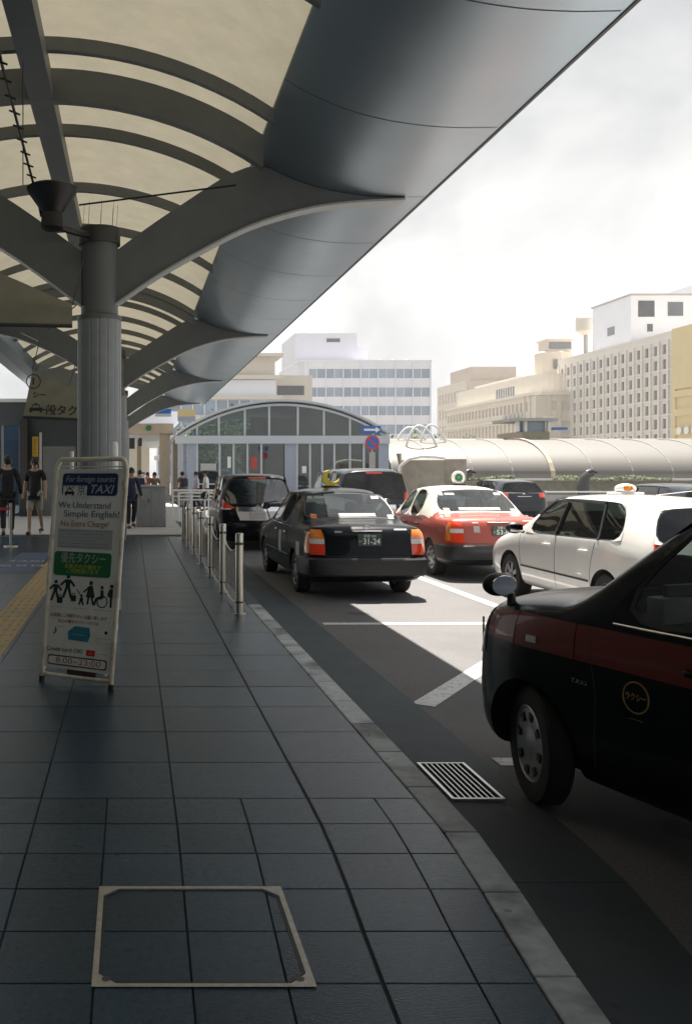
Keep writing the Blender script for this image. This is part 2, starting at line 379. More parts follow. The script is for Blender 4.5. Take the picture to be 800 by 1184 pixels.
for a, b in ((XJ+.004, XJ+T), (XJ+T, KI-.003)):
    y = YB
    while y > -.5: tile(a, b, y-T, y); y -= T
xl = [XJ-.004-.67*k for k in range(8)]
y = YB
dep = [.57, .61, .62, .6, .58, .62]
k = 0
while y < 23:
    dy = dep[k % 6]; k += 1
    for i in range(len(xl)-1): tile(xl[i+1], xl[i], y, y+dy)
    tile(XJ+.004, KI-.003, y, y+dy); y += dy
YEND = y
y = -.5
while y < YEND:
    x = xs[-1] if y < YB else xl[-1]
    y2 = min(y+.6, YB) if y < YB else y+.6
    while x > -14: tile(x-.67, x, y, y2); x -= .67
    y = y2
tag(obj('sidewalk', bm, 'tile'), kind='structure')
tag(obj('sidewalk_joint', bx(XJ-.003, XJ+.003, -.5, YEND, -.02, -.007), 'black'), kind='structure')
tag(obj('plaza_paving', bx(-40, 2.19, 24, 90, -.5, -.004), 'far_paving'), kind='structure')
# tactile strip
bm = BM(); X0, X1 = -1.54, -1.17; y = 2
while y < 23.5:
    box(bm, X0, X1, y+.003, y+.297, -.004, .002)
    for q in range(4):
        xx = X0+.045+q*.092
        box(bm, xx-.016, xx+.016, y+.02, y+.28, .002, .007)
    y += .3
tag(obj('tactile_paving', bm, 'tactile'), kind='structure')
bm = BM(); sheet(bm, [(-2.25,14.9,.002),(-1.62,14.9,.002),(-1.62,18.6,.002),(-2.25,18.6,.002)])
bl = tag(obj('ground_marking', bm, 'blue_paint'), kind='structure')
for i, s in enumerate(('のりば', 'TAXI')):
    o = text('ground_lettering', s, .3, 'offwhite', frame((-1.93, 16.0+i*.8, .005), (1, 0, 0), (0, 1, 0)), None); tag(o, kind='structure')
# road paint
def strip(pts, name='lane_marking'):
    tag(obj(name, sheet(BM(), [(a, b, RZ+.004) for a, b in pts]), 'paint_white'), kind='structure')
strip([(4.78, 5.0), (4.93, 5.0), (4.93, 17.0), (4.78, 17.0)])
strip([(4.78, 20.0), (4.93, 20.0), (4.93, 30.0), (4.78, 30.0)])
strip([(2.25, 10.74), (4.777, 10.78), (4.777, 10.92), (2.25, 10.88)])
strip([(2.23, 7.02), (2.23, 7.32), (4.777, 11.1), (4.777, 10.82)][:4] if 0 else [(2.16, 7.10), (2.31, 7.0), (3.98, 9.35), (4.777, 10.5), (4.777, 10.73), (3.86, 9.45)])
strip([(2.25, 5.60), (4.777, 5.60), (4.777, 5.75), (2.25, 5.75)])
strip([(7.6, 6), (7.75, 6), (7.75, 30), (7.6, 30)])
strip([(10.6, 14), (10.75, 14), (10.75, 36), (10.6, 36)])

# drain grate
g = empty('drain_grate', (1.883, 5.3, RZ+.006))
tag(g, 'metal drain grate with parallel bars set in the gutter', 'drain grate')
obj('pit', bx(-.14, .14, -.31, .31, .001, .003), 'liner', g)
bm = BM(); box(bm, -.145, -.128, -.31, .31, .003, .014); box(bm, .128, .145, -.31, .31, .003, .014)
box(bm, -.128, .128, -.31, -.295, .003, .013); box(bm, -.128, .128, .295, .31, .003, .013); obj('rim', bm, 'chain', g)
for k in range(7):
    xx = -.096+k*.032; obj('bar', bx(xx-.0035, xx+.0035, -.295, .295, .004, .012), 'chain', g)
# manhole frame
g = empty('manhole_cover', (.23, 3.285, 0)); tag(g, 'square metal-framed manhole cover filled with dark paving tiles, flush in the footpath', 'manhole cover')
hx, hy = .36, .355
def octo(hx, hy, c): return [(-hx+c, -hy), (hx-c, -hy), (hx, -hy+c), (hx, hy-c), (hx-c, hy), (-hx+c, hy), (-hx, hy-c), (-hx, -hy+c)]
bm = BM(); outer = [(-hx, -hy), (0, -hy), (hx, -hy), (hx, 0), (hx, hy), (0, hy), (-hx, hy), (-hx, 0)]
inn = octo(hx-.020, hy-.020, .058)
# ring faces between outer square (8 pts) and inner octagon
o2 = [(-hx, -hy), (hx, -hy), (hx, -hy), (hx, hy), (hx, hy), (-hx, hy), (-hx, hy), (-hx, -hy)]
ov = {p: bm.verts.new((*p, .003)) for p in set(o2)}; iv = [bm.verts.new((*p, .003)) for p in inn]; il = [bm.verts.new((*p, -.004)) for p in inn]
for i in range(8):
    a, b = ov[o2[i]], ov[o2[(i+1) % 8]]
    if a is b: bm.faces.new((a, iv[(i+1) % 8], iv[i]))
    else: bm.faces.new((a, b, iv[(i+1) % 8], iv[i]))
    bm.faces.new((iv[i], iv[(i+1) % 8], il[(i+1) % 8], il[i]))
obj('frame', bm, mat('worn_frame_metal', (.46, .44, .40), .45, metal=.7, noise=.25, nscale=30), g)
bm = BM(); a = octo(hx-.025, hy-.025, .057); b = octo(hx-.031, hy-.031, .055)
av = [bm.verts.new((*p, .0015)) for p in a]; bv = [bm.verts.new((*p, .0015)) for p in b]
for i in range(8): bm.faces.new((av[i], av[(i+1) % 8], bv[(i+1) % 8], bv[i]))
obj('groove', bm, 'black', g)
bm = BM()
for sx_ in (-1, 1): lathe(bm, [(.014, .003), (.014, .0045)], 12, 'Z', (sx_*(hx-.045), -hy+.045, 0))
obj('lifting_hole', bm, 'steel_dark', g)

def bend(o):
    for v in o.data.vertices:
        x, y = v.co.x, v.co.y
        if y < 4.4 and x > 0: v.co.x = x-x*.06*(4.4-max(y, 0))*min(1, (4.4-y)/1.2)**.5
for o in list(COL.objects):
    if o.type == 'MESH' and o.name.split('.')[0] in ('sidewalk', 'kerb', 'gutter', 'gutter_bed', 'sidewalk_bed', 'sidewalk_joint'):
        if o.name.startswith(('gutter_bed', 'sidewalk_bed', 'sidewalk_joint')):
            b_ = BM(); b_.from_mesh(o.data)
            for q in range(0, 12): bmesh.ops.bisect_plane(b_, geom=b_.verts[:]+b_.edges[:]+b_.faces[:], plane_co=(0, q*.4, 0), plane_no=(0, 1, 0))
            b_.to_mesh(o.data); b_.free()
        bend(o)
# ------------------------------------------------------------------ canopy
can = empty('station_canopy', (0, 11, 0)); tag(can, 'long steel canopy with arched translucent vault over the footpath', 'canopy')
def C(bm, name, m, **k):
    for v in bm.verts: v.co.y -= 11
    return obj(name, bm, m, can, **k)
RX, HR, RR = -.993, EYE+4.40, 4.37
Y0, Y1 = -10, 45
def vz(x): return HR-(RR-sqrt(RR*RR-(x-RX)**2))
VR = 1.43; VL = -3.30
vxs = [VL+(VR-VL)*i/24 for i in range(25)]
bm = BM(); ys = [Y0+i*1.17 for i in range(48)]
grid = [[bm.verts.new((x, yy, vz(x)+.02)) for x in vxs] for yy in ys]
for i in range(len(ys)-1):
    for j in range(24): bm.faces.new((grid[i][j], grid[i][j+1], grid[i+1][j+1], grid[i+1][j]))
C(bm, 'vault_panel', 'vault', smooth=True)
def rib(y0, w, dep):
    bm = BM(); a = [(x, vz(x)+.01) for x in vxs]; b = [(x, vz(x)-dep) for x in vxs]
    prism(bm, [(x, y0-w/2, z) for x, z in a]+[(x, y0-w/2, z) for x, z in b[::-1]], (0, w, 0)); return bm
rl = []
y = 11.66-2.34*9
while y < Y1: C(rib(y, .08, .13), 'rib', 'steel'); y += 2.34
for k in range(-1, 4): C(rib(10.08+11*k, .13, .34), 'deep_rib', 'steel')
bm = BM(); zt = HR-.10; box(bm, RX-.13, RX+.13, Y0, Y1, zt-.24, zt); C(bm, 'ridge_beam', 'steel')
# soffit right: closed section
def spl(pts, n=8):
    out = []
    for i in range(len(pts)-1):
        p0 = pts[max(i-1, 0)]; p1 = pts[i]; p2 = pts[i+1]; p3 = pts[min(i+2, len(pts)-1)]
        for k in range(n):
            t = k/n; out.append(tuple(.5*((2*p1[j])+(-p0[j]+p2[j])*t+(2*p0[j]-5*p1[j]+4*p2[j]-p3[j])*t*t+(-p0[j]+3*p1[j]-3*p2[j]+p3[j])*t**3) for j in range(len(p1))))
    out.append(tuple(pts[-1])); return out
bot = spl([(1.43, EYE+3.735), (1.66, EYE+3.60), (1.985, EYE+3.455), (2.34, EYE+3.35), (2.74, EYE+3.285), (3.12, EYE+3.262), (3.49, EYE+3.267)])
top = [(3.51, EYE+3.30), (3.51, EYE+3.40), (2.6, EYE+3.75), (1.45, EYE+3.85)]
def extr(sec, y0, y1):
    bm = BM(); prism(bm, [(x, y0, z) for x, z in sec], (0, y1-y0, 0)); return bm
C(extr(bot+top, Y0, Y1), 'soffit', 'soffit', smooth=True)
C(extr([(3.488, EYE+3.258), (3.522, EYE+3.262), (3.535, EYE+3.42), (3.512, EYE+3.42)], Y0-.01, Y1+.01), 'fascia_edge', 'steel_dark')
y = 8.7-2.2*8; k = 0
while y < Y1:
    if y > -6:
        bm = BM()
        for i in range(len(bot)-2):
            (x0, z0), (x1, z1) = bot[i], bot[i+1]
            sheet(bm, [(x0, y-.006, z0-.002), (x1, y-.006, z1-.002), (x1, y+.006, z1-.002), (x0, y+.006, z0-.002)])
        C(bm, 'panel_seam', 'seam')
    y += 2.2
# left soffit
bl_ = [(-3.28, EYE+3.74), (-3.42, EYE+3.5), (-3.65, EYE+3.32), (-3.95, EYE+3.25), (-3.98, EYE+3.4), (-3.4, EYE+3.85)]
C(extr(bl_, Y0, Y1), 'soffit', 'soffit')
# columns and arms
armR_up = spl([(-.2, 2.62), (.49, 3.11), (1.37, 3.62), (1.98, 3.48), (2.7, 3.31), (3.24, 3.275)], 5)
armR_lo = spl([(-.2, 2.0), (.28, 2.33), (.8, 2.63), (1.42, 2.94), (2.04, 3.13), (2.56, 3.21), (3.24, 3.25)], 5)
armL_up = spl([(-.6, 2.62), (-1.59, 3.31), (-2.5, 3.72), (-3.3, 3.62)], 5)
armL_lo = spl([(-.6, 2.0), (-1.59, 2.70), (-2.6, 3.16), (-3.4, 3.36), (-3.7, 3.40)], 5)
for k in range(0, 4):
    yc = 11*(k+1)
    for up, lo in ((armR_up, armR_lo), (armL_up, armL_lo)):
        bm = BM(); prism(bm, [(x, yc-.09, EYE+z) for x, z in up]+[(x, yc-.09, EYE+z) for x, z in lo[::-1]], (0, .18, 0))
        C(bm, 'arm', 'steel')
        bm = BM()
        for i in range(len(lo)-1):
            (x0, z0), (x1, z1) = lo[i], lo[i+1]
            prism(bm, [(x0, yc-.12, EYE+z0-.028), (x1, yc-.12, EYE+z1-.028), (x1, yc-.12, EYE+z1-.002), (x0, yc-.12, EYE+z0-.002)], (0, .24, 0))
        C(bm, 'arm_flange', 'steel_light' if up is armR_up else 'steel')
    col = empty('column', (-.39, yc-11, 0), 0, can)
    bm = BM()
    # fluted cladding: 28 facets with recessed joints
    prof = []
    for q in range(112):
        a = 2*pi*q/112; r = .262 if q % 7 else .257; prof.append((r*cos(a), r*sin(a), 0))
    prism(bm, prof, (0, 0, 3.45)); obj('cladding', bm, 'column', col)
    bm = BM(); lathe(bm, [(.232, 3.45), (.268, 3.451), (.268, 3.50), (.232, 3.52)], 40); obj('ring', bm, 'steel', col, smooth=True)
    bm = BM(); lathe(bm, [(.222, 3.5), (.222, 4.38)], 40); obj('shaft', bm, 'steel', col, smooth=True)
    bm = BM(); lathe(bm, [(.25, 4.36), (.25, 4.55)], 40); obj('cap', bm, 'steel_dark', col, smooth=True)
    bm = BM()
    for q in range(8):
        a = q*.8; tube(bm, [(.2*cos(a), .2*sin(a), 4.5), (.2*cos(a)+.02, .2*sin(a), 4.85)], .0022, 5)
    obj('bird_spike', bm, 'black', col)
# cross ties and wires
bm = BM(); tube(bm, [P(92, 237, 10.9), P(273, 214, 10.2)], .011, 6); C(bm, 'tie_rod', 'black')
bm = BM(); tube(bm, [P(-20, -40, 6.5), P(2, 72, 7.5), P(40, 216, 10.2)], .014, 6)
for t in range(9):
    q = P(2, 72, 7.5).lerp(P(40, 216, 10.2), t/9); tube(bm, [q+Vector((-.05, 0, .02)), q+Vector((.05, 0, -.02))], .01, 5)
C(bm, 'cable', 'black')
bm = BM(); tube(bm, [P(27, 72, 8.6), P(27, 214, 10.4)], .006, 5); tube(bm, [P(57, 380, 13), P(150, 300, 17)], .01, 5); C(bm, 'cable', 'black')

# floodlight on the column head
fl = empty('floodlight', (-.89, 10.25, 4.50)); tag(fl, 'black funnel-shaped floodlight mounted beside the nearest column head', 'floodlight')
bm = BM(); lathe(bm, [(.10, .02), (.12, .05), (.27, .26), (.29, .31), (.26, .33), (.1, .15)], 28); obj('reflector', bm, 'black', fl, smooth=True)
bm = BM(); lathe(bm, [(.10, -.15), (.13, -.13), (.12, .03)], 20); obj('housing', bm, 'black', fl, smooth=True)
bm = BM(); tube(bm, [(.0, 0, -.1), (.25, .3, -.1), (.5, .7, -.05)], .04, 8); tube(bm, [(-.12, 0, -.0), (-.14, 0, .1), (-.1, 0, .2)], .02, 6); obj('bracket', bm, 'black', fl)

# banners
def banner(name, label, corners, texts=(), wires=(), sag=.05):
    """corners TL TR BR BL world"""
    TL, TR, BR, BL = [Vector(c) for c in corners]; n = 22; o0 = (TL+TR+BR+BL)/4
    root = empty(name, o0); tag(root, label, 'banner')
    nrm = (TR-TL).cross(BL-TL).normalized()
    bm = BM(); g = []
    for i in range(n+1):
        row = []
        for j in range(n+1):
            u, v = i/n, j/n
            p = TL.lerp(TR, u).lerp(BL.lerp(BR, u), v)
            p = p+nrm*(sag*sin(u*5.1+v*2.3)*sin(pi*v)+.02*sin(u*23+v*9)*(1-v))
            row.append(bm.verts.new(p-o0))
        g.append(row)
    for i in range(n):
        for j in range(n): bm.faces.new((g[i][j], g[i+1][j], g[i+1][j+1], g[i][j+1]))
    obj('canvas', bm, 'canvas', root, smooth='all')
    bm = BM(); tube(bm, [BL-o0, BR-o0], .02, 8); obj('hem_rod', bm, 'steel_dark', root)
    bm = BM()
    for a, b in wires: tube(bm, [Vector(a)-o0, Vector(b)-o0], .007, 5)
    if wires: obj('cord', bm, 'black', root)
    return root, o0, TL, TR, BR, BL
d = 9.2
banner('banner', 'large blank beige canvas banner hanging at upper left before the column',
       [P(-150, 250, d), P(84, 352, d), P(84, 377, d), P(-150, 372, d)], wires=[(P(84, 352, d), P(97, 300, 10.6)), (P(-60, 290, d), P(-50, 200, 10))])
d = 13.2
bn = banner('banner', 'smaller banner lettered with a taxi pictogram behind the column',
       [P(38, 428, d), P(136, 468, d), P(134, 487, d), P(27, 482, d)], wires=[(P(38, 428, d), P(46, 395, d)), (P(46, 395, d), P(25, 385, 15)), (P(80, 446, d), P(88, 420, d+.5))], sag=.02)
root, o0 = bn[0], bn[1]
def lift(px, py): return P(px, py, d-.09)-o0
def glyph(px, py, s, size, w=None): text('lettering', s, size, 'ink', frame(lift(px, py), (1, 0, -.03), (0.03, 0, 1)), root, width=w, bold=.004)
glyph(39, 441, '1', .13); glyph(46, 457, 'シー', .10); glyph(78, 475.5, '一般タクシー', .155, .0 or None)
bm = BM(); c = lift(39, 441); tube(bm, [c+Vector((.10*cos(2*pi*k/20), 0, .10*sin(2*pi*k/20))) for k in range(20)], .008, 5, closed=True); obj('circle_mark', bm, 'ink', root)
def caricon(origin, s, M_=None):
    """front-view taxi pictogram polygon set, width s; returns bm in XZ plane"""
    bm = BM(); o = Vector(origin)
    def poly(pts, d=.0): prism(bm, [o+Vector((x*s, -d, z*s)) for x, z in pts], (0, -.003, 0))
    poly([(-.5, -.08), (-.5, .1), (-.42, .17), (.42, .17), (.5, .1), (.5, -.08)])
    poly([(-.36, .17), (-.25, .42), (.25, .42), (.36, .17), (.28, .17), (.20, .35), (-.20, .35), (-.28, .17)])
    poly([(-.1, .43), (-.1, .52), (.1, .52), (.1, .43)])
    poly([(-.46, -.2), (-.46, -.08), (-.28, -.08), (-.28, -.2)]); poly([(.28, -.2), (.28, -.08), (.46, -.08), (.46, -.2)])
    return bm
obj('taxi_pictogram', caricon(lift(42, 474), .19), 'ink', root)

# ------------------------------------------------------------------ taxi sign board
BLc = Vector((-.723, 7.23, 0)); BRc = Vector((-.15, 6.91, 0)); Tt = Vector((.13, -.02, 1.765))
wv = BRc-BLc; W = wv.length; ux = wv.normalized(); Hh = Tt.length; uy = Tt.normalized()
uy = (uy-ux*uy.dot(ux)*.0).normalized()
org = BLc.copy()
sg = empty('taxi_sign_board', BLc.lerp(BRc, .5)); tag(sg, 'cream framed taxi sign board for foreign tourists standing on the footpath', 'sign board')
so = sg.location.copy()
nrm = ux.cross(uy).normalized()      # toward camera
def S(u, v, e=0): return org+ux*(u*W)+Tt*v+nrm*e-so
fr = [S(.02, .02), S(.02, .93)]
for k in range(1, 6):
    a = pi/2*k/6; fr.append(S(.02+.08*(1-cos(a)), .93+.045*sin(a)/1.0*1.3))
for k in range(0, 6):
    a = pi/2*(1-k/6); fr.append(S(.98-.08*(1-cos(a)), .93+.0585*sin(a)))
fr += [S(.98, .93), S(.98, .02)]
bm = BM(); tube(bm, fr, .019, 12); obj('frame', bm, 'signframe', sg, smooth=True)
obj('crossbar', tube(BM(), [S(.02, .035), S(.98, .035)], .014, 10), 'signframe', sg, smooth=True); obj('crossbar', tube(BM(), [S(.04, .955), S(.96, .955)], .006, 6), 'signframe', sg, smooth=True)
bm = BM()
for u in (.02, .98): tube(bm, [S(u, 0), S(u, .025)], .024, 12)
obj('foot', bm, 'black', sg)
bm = BM()
for u in (.05, .95):
    q = S(u, .9); tube(bm, [q, Vector((q.x-.15, q.y+.42, .02))], .014, 8)
tube(bm, [S(.05, .9)+Vector((-.11, .30, -1.1)), S(.95, .9)+Vector((-.11, .30, -1.1))], .01, 8)
obj('rear_leg', bm, 'signframe', sg, smooth=True)
bm = BM(); prism(bm, [S(.055, .068, -.004), S(.945, .065, -.004), S(.945, .945, -.004), S(.055, .945, -.004)], nrm*.008); pn = obj('panel', bm, 'signboard', sg)
bm = BM(); prism(bm, [S(.35, .04, -.03), S(.75, .04, -.03), S(.75, .08, -.03), S(.35, .08, -.03)], nrm*.012); obj('weight_block', bm, mat('brown_block', (.05, .035, .03), .7), sg)
# v on panel: 1=top (y 531) .. 0=bottom (y~795);
def V(py_): return (795-py_)/264
def rect(name, u0, u1, v0, v1, m, e=.0055, r=.02, par=sg):
    pts = []; rv = r*W/Hh
    for cx, cy, a0 in ((u1-r, v1-rv, 0), (u0+r, v1-rv, 90), (u0+r, v0+rv, 180), (u1-r, v0+rv, 270)):
        for k in range(5):
            a = radians(a0+22.5*k); pts.append(S(cx+r*cos(a), cy+rv*sin(a), e))
    return obj(name, prism(BM(), pts, nrm*.0015), m, par)
def stext(s, u, v, size, m, width=None, e=.008, par=pn, name='lettering', **k):
    return text(name, s, size, m, frame(S(u, v, e), ux, uy), par, width=width*W if width else None, thick=.0005, **k)
rect('top_notice', .2, .85, .930, .944, 'white', r=.003)
for q in range(2): stext('-—– -—– —-–– -—', .52, .940-.007*q, .012, 'ink', .56-.1*q)
rect('title_panel', .12, .88, .829, .926, 'navyprint', r=.04)
stext('For foreign tourist', .5, .900, .066, 'offwhite', .68, shear=.3, e=.0095)
rect('pictogram_panel', .14, .47, .823, .872, 'signboard', e=.008, r=.01)
stext('TAXI', .235, .864, .03, 'ink', .14, e=.0105)
bm = caricon((0, 0, 0), .085)
R3 = frame(S(.235, .838, .0105), ux, uy)@Matrix.Rotation(radians(-90), 4, 'X')
bm.transform(R3); obj('taxi_pictogram', bm, 'ink', pn)
stext('京', .395, .848, .085, 'ink', .11, e=.0105)
stext('TAXI', .66, .856, .092, 'offwhite', .32, shear=.3, e=.0095, bold=.001)
stext('We Understand', .45, .786, .072, 'blueprint', .72)
stext('Simple English!', .555, .748, .072, 'blueprint', .76)
stext('No Extra Charge!', .47, .705, .062, 'redprint', .66)
rect('notice_panel', .11, .86, .598, .682, 'offwhite', e=.0055, r=.005)
for q in range(6):
    stext(['-–—-—–- -—–', '–-—- –—-– —-', '—–-—-– --—', '-—– –—-', '–—-–— -—–-—', '-–—-—–-—'][q], .48, .675-.0138*q, .024, 'ink' if q != 2 else 'redprint', (.70, .5, .62, .3, .68, .66)[q])
rect('priority_panel', .08, .87, .476, .582, 'green', r=.04)
stext('優先タクシー', .49, .552, .088, 'offwhite', .62, e=.0085)
stext('お急ぎの方優先で', .49, .517, .038, 'yellowgreen', .5, e=.0085)
stext('ご利用頂けます', .49, .496, .038, 'yellowgreen', .44, e=.0085)
# pictogram figures
def fig(u, v, h, kind):
    bm = BM(); s = h
    def c(x, y, r):
        prism(bm, [S(u+x*s/W*1.0, v+y*s/Hh, .0055)+ux*(r*s*cos(2*pi*k/14))+uy*(r*s*sin(2*pi*k/14)) for k in range(14)], nrm*.0012)
    def pl(pts): prism(bm, [S(u+x*s/W, v+y*s/Hh, .0055) for x, y in pts], nrm*.0012)
    def ln(x0, y0, x1, y1, w=.05):
        dx, dy = x1-x0, y1-y0; L_ = sqrt(dx*dx+dy*dy); nx, ny = -dy/L_*w, dx/L_*w
        pl([(x0+nx, y0+ny), (x1+nx, y1+ny), (x1-nx, y1-ny), (x0-nx, y0-ny)])
    if kind == 'man': c(0, .9, .09); pl([(-.13, .78), (.13, .78), (.1, .42), (-.1, .42)]); ln(-.1, .75, -.36, .52); ln(.1, .75, .34, .5); ln(-.05, .45, -.2, 0, .06); ln(.05, .45, .2, 0, .06)
    if kind == 'case': pl([(-.18, 0), (.18, 0), (.18, .34), (-.18, .34)]); ln(-.08, .34, -.08, .46, .02); ln(.08, .34, .08, .46, .02); ln(-.08, .46, .08, .46, .02)
    if kind == 'woman': c(0, .9, .09); pl([(-.09, .79), (.09, .79), (.22, .3), (-.22, .3)]); ln(-.08, .3, -.12, 0, .045); ln(.08, .3, .16, 0, .045); ln(-.07, .74, -.34, .5, .035)
    if kind == 'child': c(0, .42, .07); pl([(-.08, .33), (.08, .33), (.1, .14), (-.1, .14)]); ln(-.05, .15, -.12, 0, .04); ln(.05, .15, .12, 0, .04); ln(-.28, .7, .1, .25, .02)
    if kind == 'chair':
        c(.05, .9, .085); ln(.05, .78, .1, .4, .08); ln(.1, .42, -.22, .38, .06); ln(-.22, .38, -.34, .05, .05)
        for k in range(16):
            a0, a1 = 2*pi*k/16, 2*pi*(k+1)/16; ln(.1+.27*cos(a0), .25+.27*sin(a0), .1+.27*cos(a1), .25+.27*sin(a1), .025)
    if kind == 'side': c(0, .9, .085); pl([(-.08, .79), (.07, .79), (.08, .4), (-.16, .45), (-.18, .58)]); ln(0, .42, .02, 0, .05)
    obj('pictogram', bm, 'darkgreen', pn)
for u, vv, hh, kd in ((.13, .362, .165, 'man'), (.20, .353, .14, 'case'), (.30, .378, .185, 'man'), (.39, .366, .13, 'case'), (.50, .352, .17, 'child'),
                      (.62, .356, .185, 'woman'), (.76, .350, .165, 'chair'), (.90, .350, .18, 'side')):
    fig(u, vv, hh, kd)
for q, (u, wd) in enumerate(((.2, .2), (.5, .2), (.8, .24))): stext('-–—-—', u, .337, .022, 'ink', wd)
stext('お気軽にご利用下さい お願い致します', .48, .300, .034, 'redprint', .78)
stext('安心の優先タクシーのりば', .48, .275, .030, 'redprint', .56)
bm = BM(); pts = [(-.14, -.026), (.13, -.028), (.16, 0), (.14, .034), (-.06, .036), (-.15, .01)]
prism(bm, [S(.5+a, .222+b, .0055) for a, b in pts], nrm*.0015); obj('card_mark', bm, 'cyan', pn)
stext('~~~', .5, .222, .05, 'offwhite', .16, e=.0085)
stext('♪', .17, .232, .09, 'ink'); stext('-–—', .24, .250, .03, 'ink', .1); stext('●', .87, .240, .035, 'ink'); stext('—–-', .84, .215, .02, 'ink', .18); stext('-—', .83, .195, .02, 'redprint', .16)
stext('Credit card OK!', .32, .150, .045, 'ink', .50)
rect('card_logo', .62, .74, .134, .160, 'signred', r=.01); stext('—', .68, .147, .03, 'white', e=.0085); stext('–—-', .84, .147, .02, 'ink', .14)
rect('hours_outline', .09, .91, .080, .124, 'ink', r=.03)
rect('hours_panel', .105, .895, .0855, .1185, 'signboard', r=.026, e=.008)
stext('8:00~23:00', .52, .102, .062, 'redprint', .62, e=.0105)

# ------------------------------------------------------------------ posts with chains
XP = 1.24
post0 = None
for k in range(7):
    yy = 10.6+1.92*k
    if post0 is None:
        r_ = empty('chain_post', (XP, yy, 0)); post0 = r_
        obj('tube', lathe(BM(), [(.045, -.02), (.045, .92), (.042, .93), (.034, .936)], 24), 'stainless', r_, smooth=True)
        obj('base_plate', lathe(BM(), [(.075, 0), (.075, .008), (.046, .012)], 24), 'stainless', r_, smooth=True)
        obj('collar', lathe(BM(), [(.048, .80), (.048, .83)], 24), 'steel_dark', r_); obj('collar', lathe(BM(), [(.048, .13), (.048, .15)], 24), 'steel_dark', r_)
    else: r_ = copytree(post0); r_.location = (XP, yy, 0)
    nm = ['nearest', 'second', 'third', 'fourth', 'fifth', 'sixth', 'farthest'][k]
    tag(r_, f'{nm} brushed steel chain post of the row along the kerb', 'post', 'chain posts along the kerb')
for k in range(6):
    ya = 10.6+1.92*k+.05; yb = ya+1.82; nm = ['nearest', 'second nearest', 'third nearest', 'fourth nearest', 'fifth nearest', 'farthest'][k]
    r_ = empty('chain', (XP, ya, 0)); tag(r_, f'{nm} span of sagging chain and netting between two steel posts', 'chain', 'chain spans between the posts')
    def cat(z, s): return [(0, (yb-ya)*t/18, z-s*4*(t/18)*(1-t/18)) for t in range(19)]
    lk = 46; bm = BM()
    for z, s in ((.82, .16), (.14, .09)):
        tube(bm, cat(z, s), .009, 6)
    obj('chain_line', bm, 'chain', r_)
    bm = BM(); A = cat(.80, .16); B = cat(.15, .09)
    for t in range(0, 19):
        for q in range(3):
            if t < 18:
                if q: continue
                u = q/3; a = Vector(A[t]).lerp(Vector(A[t+1]), u); b = Vector(B[t]).lerp(Vector(B[t+1]), u); tube(bm, [a, b], .0018, 4, cap=False)
    for q in range(1, 6): tube(bm, [Vector(a).lerp(Vector(b), q/6) for a, b in zip(A, B)], .0018, 4, cap=False)
    obj('net', bm, 'slat', r_)

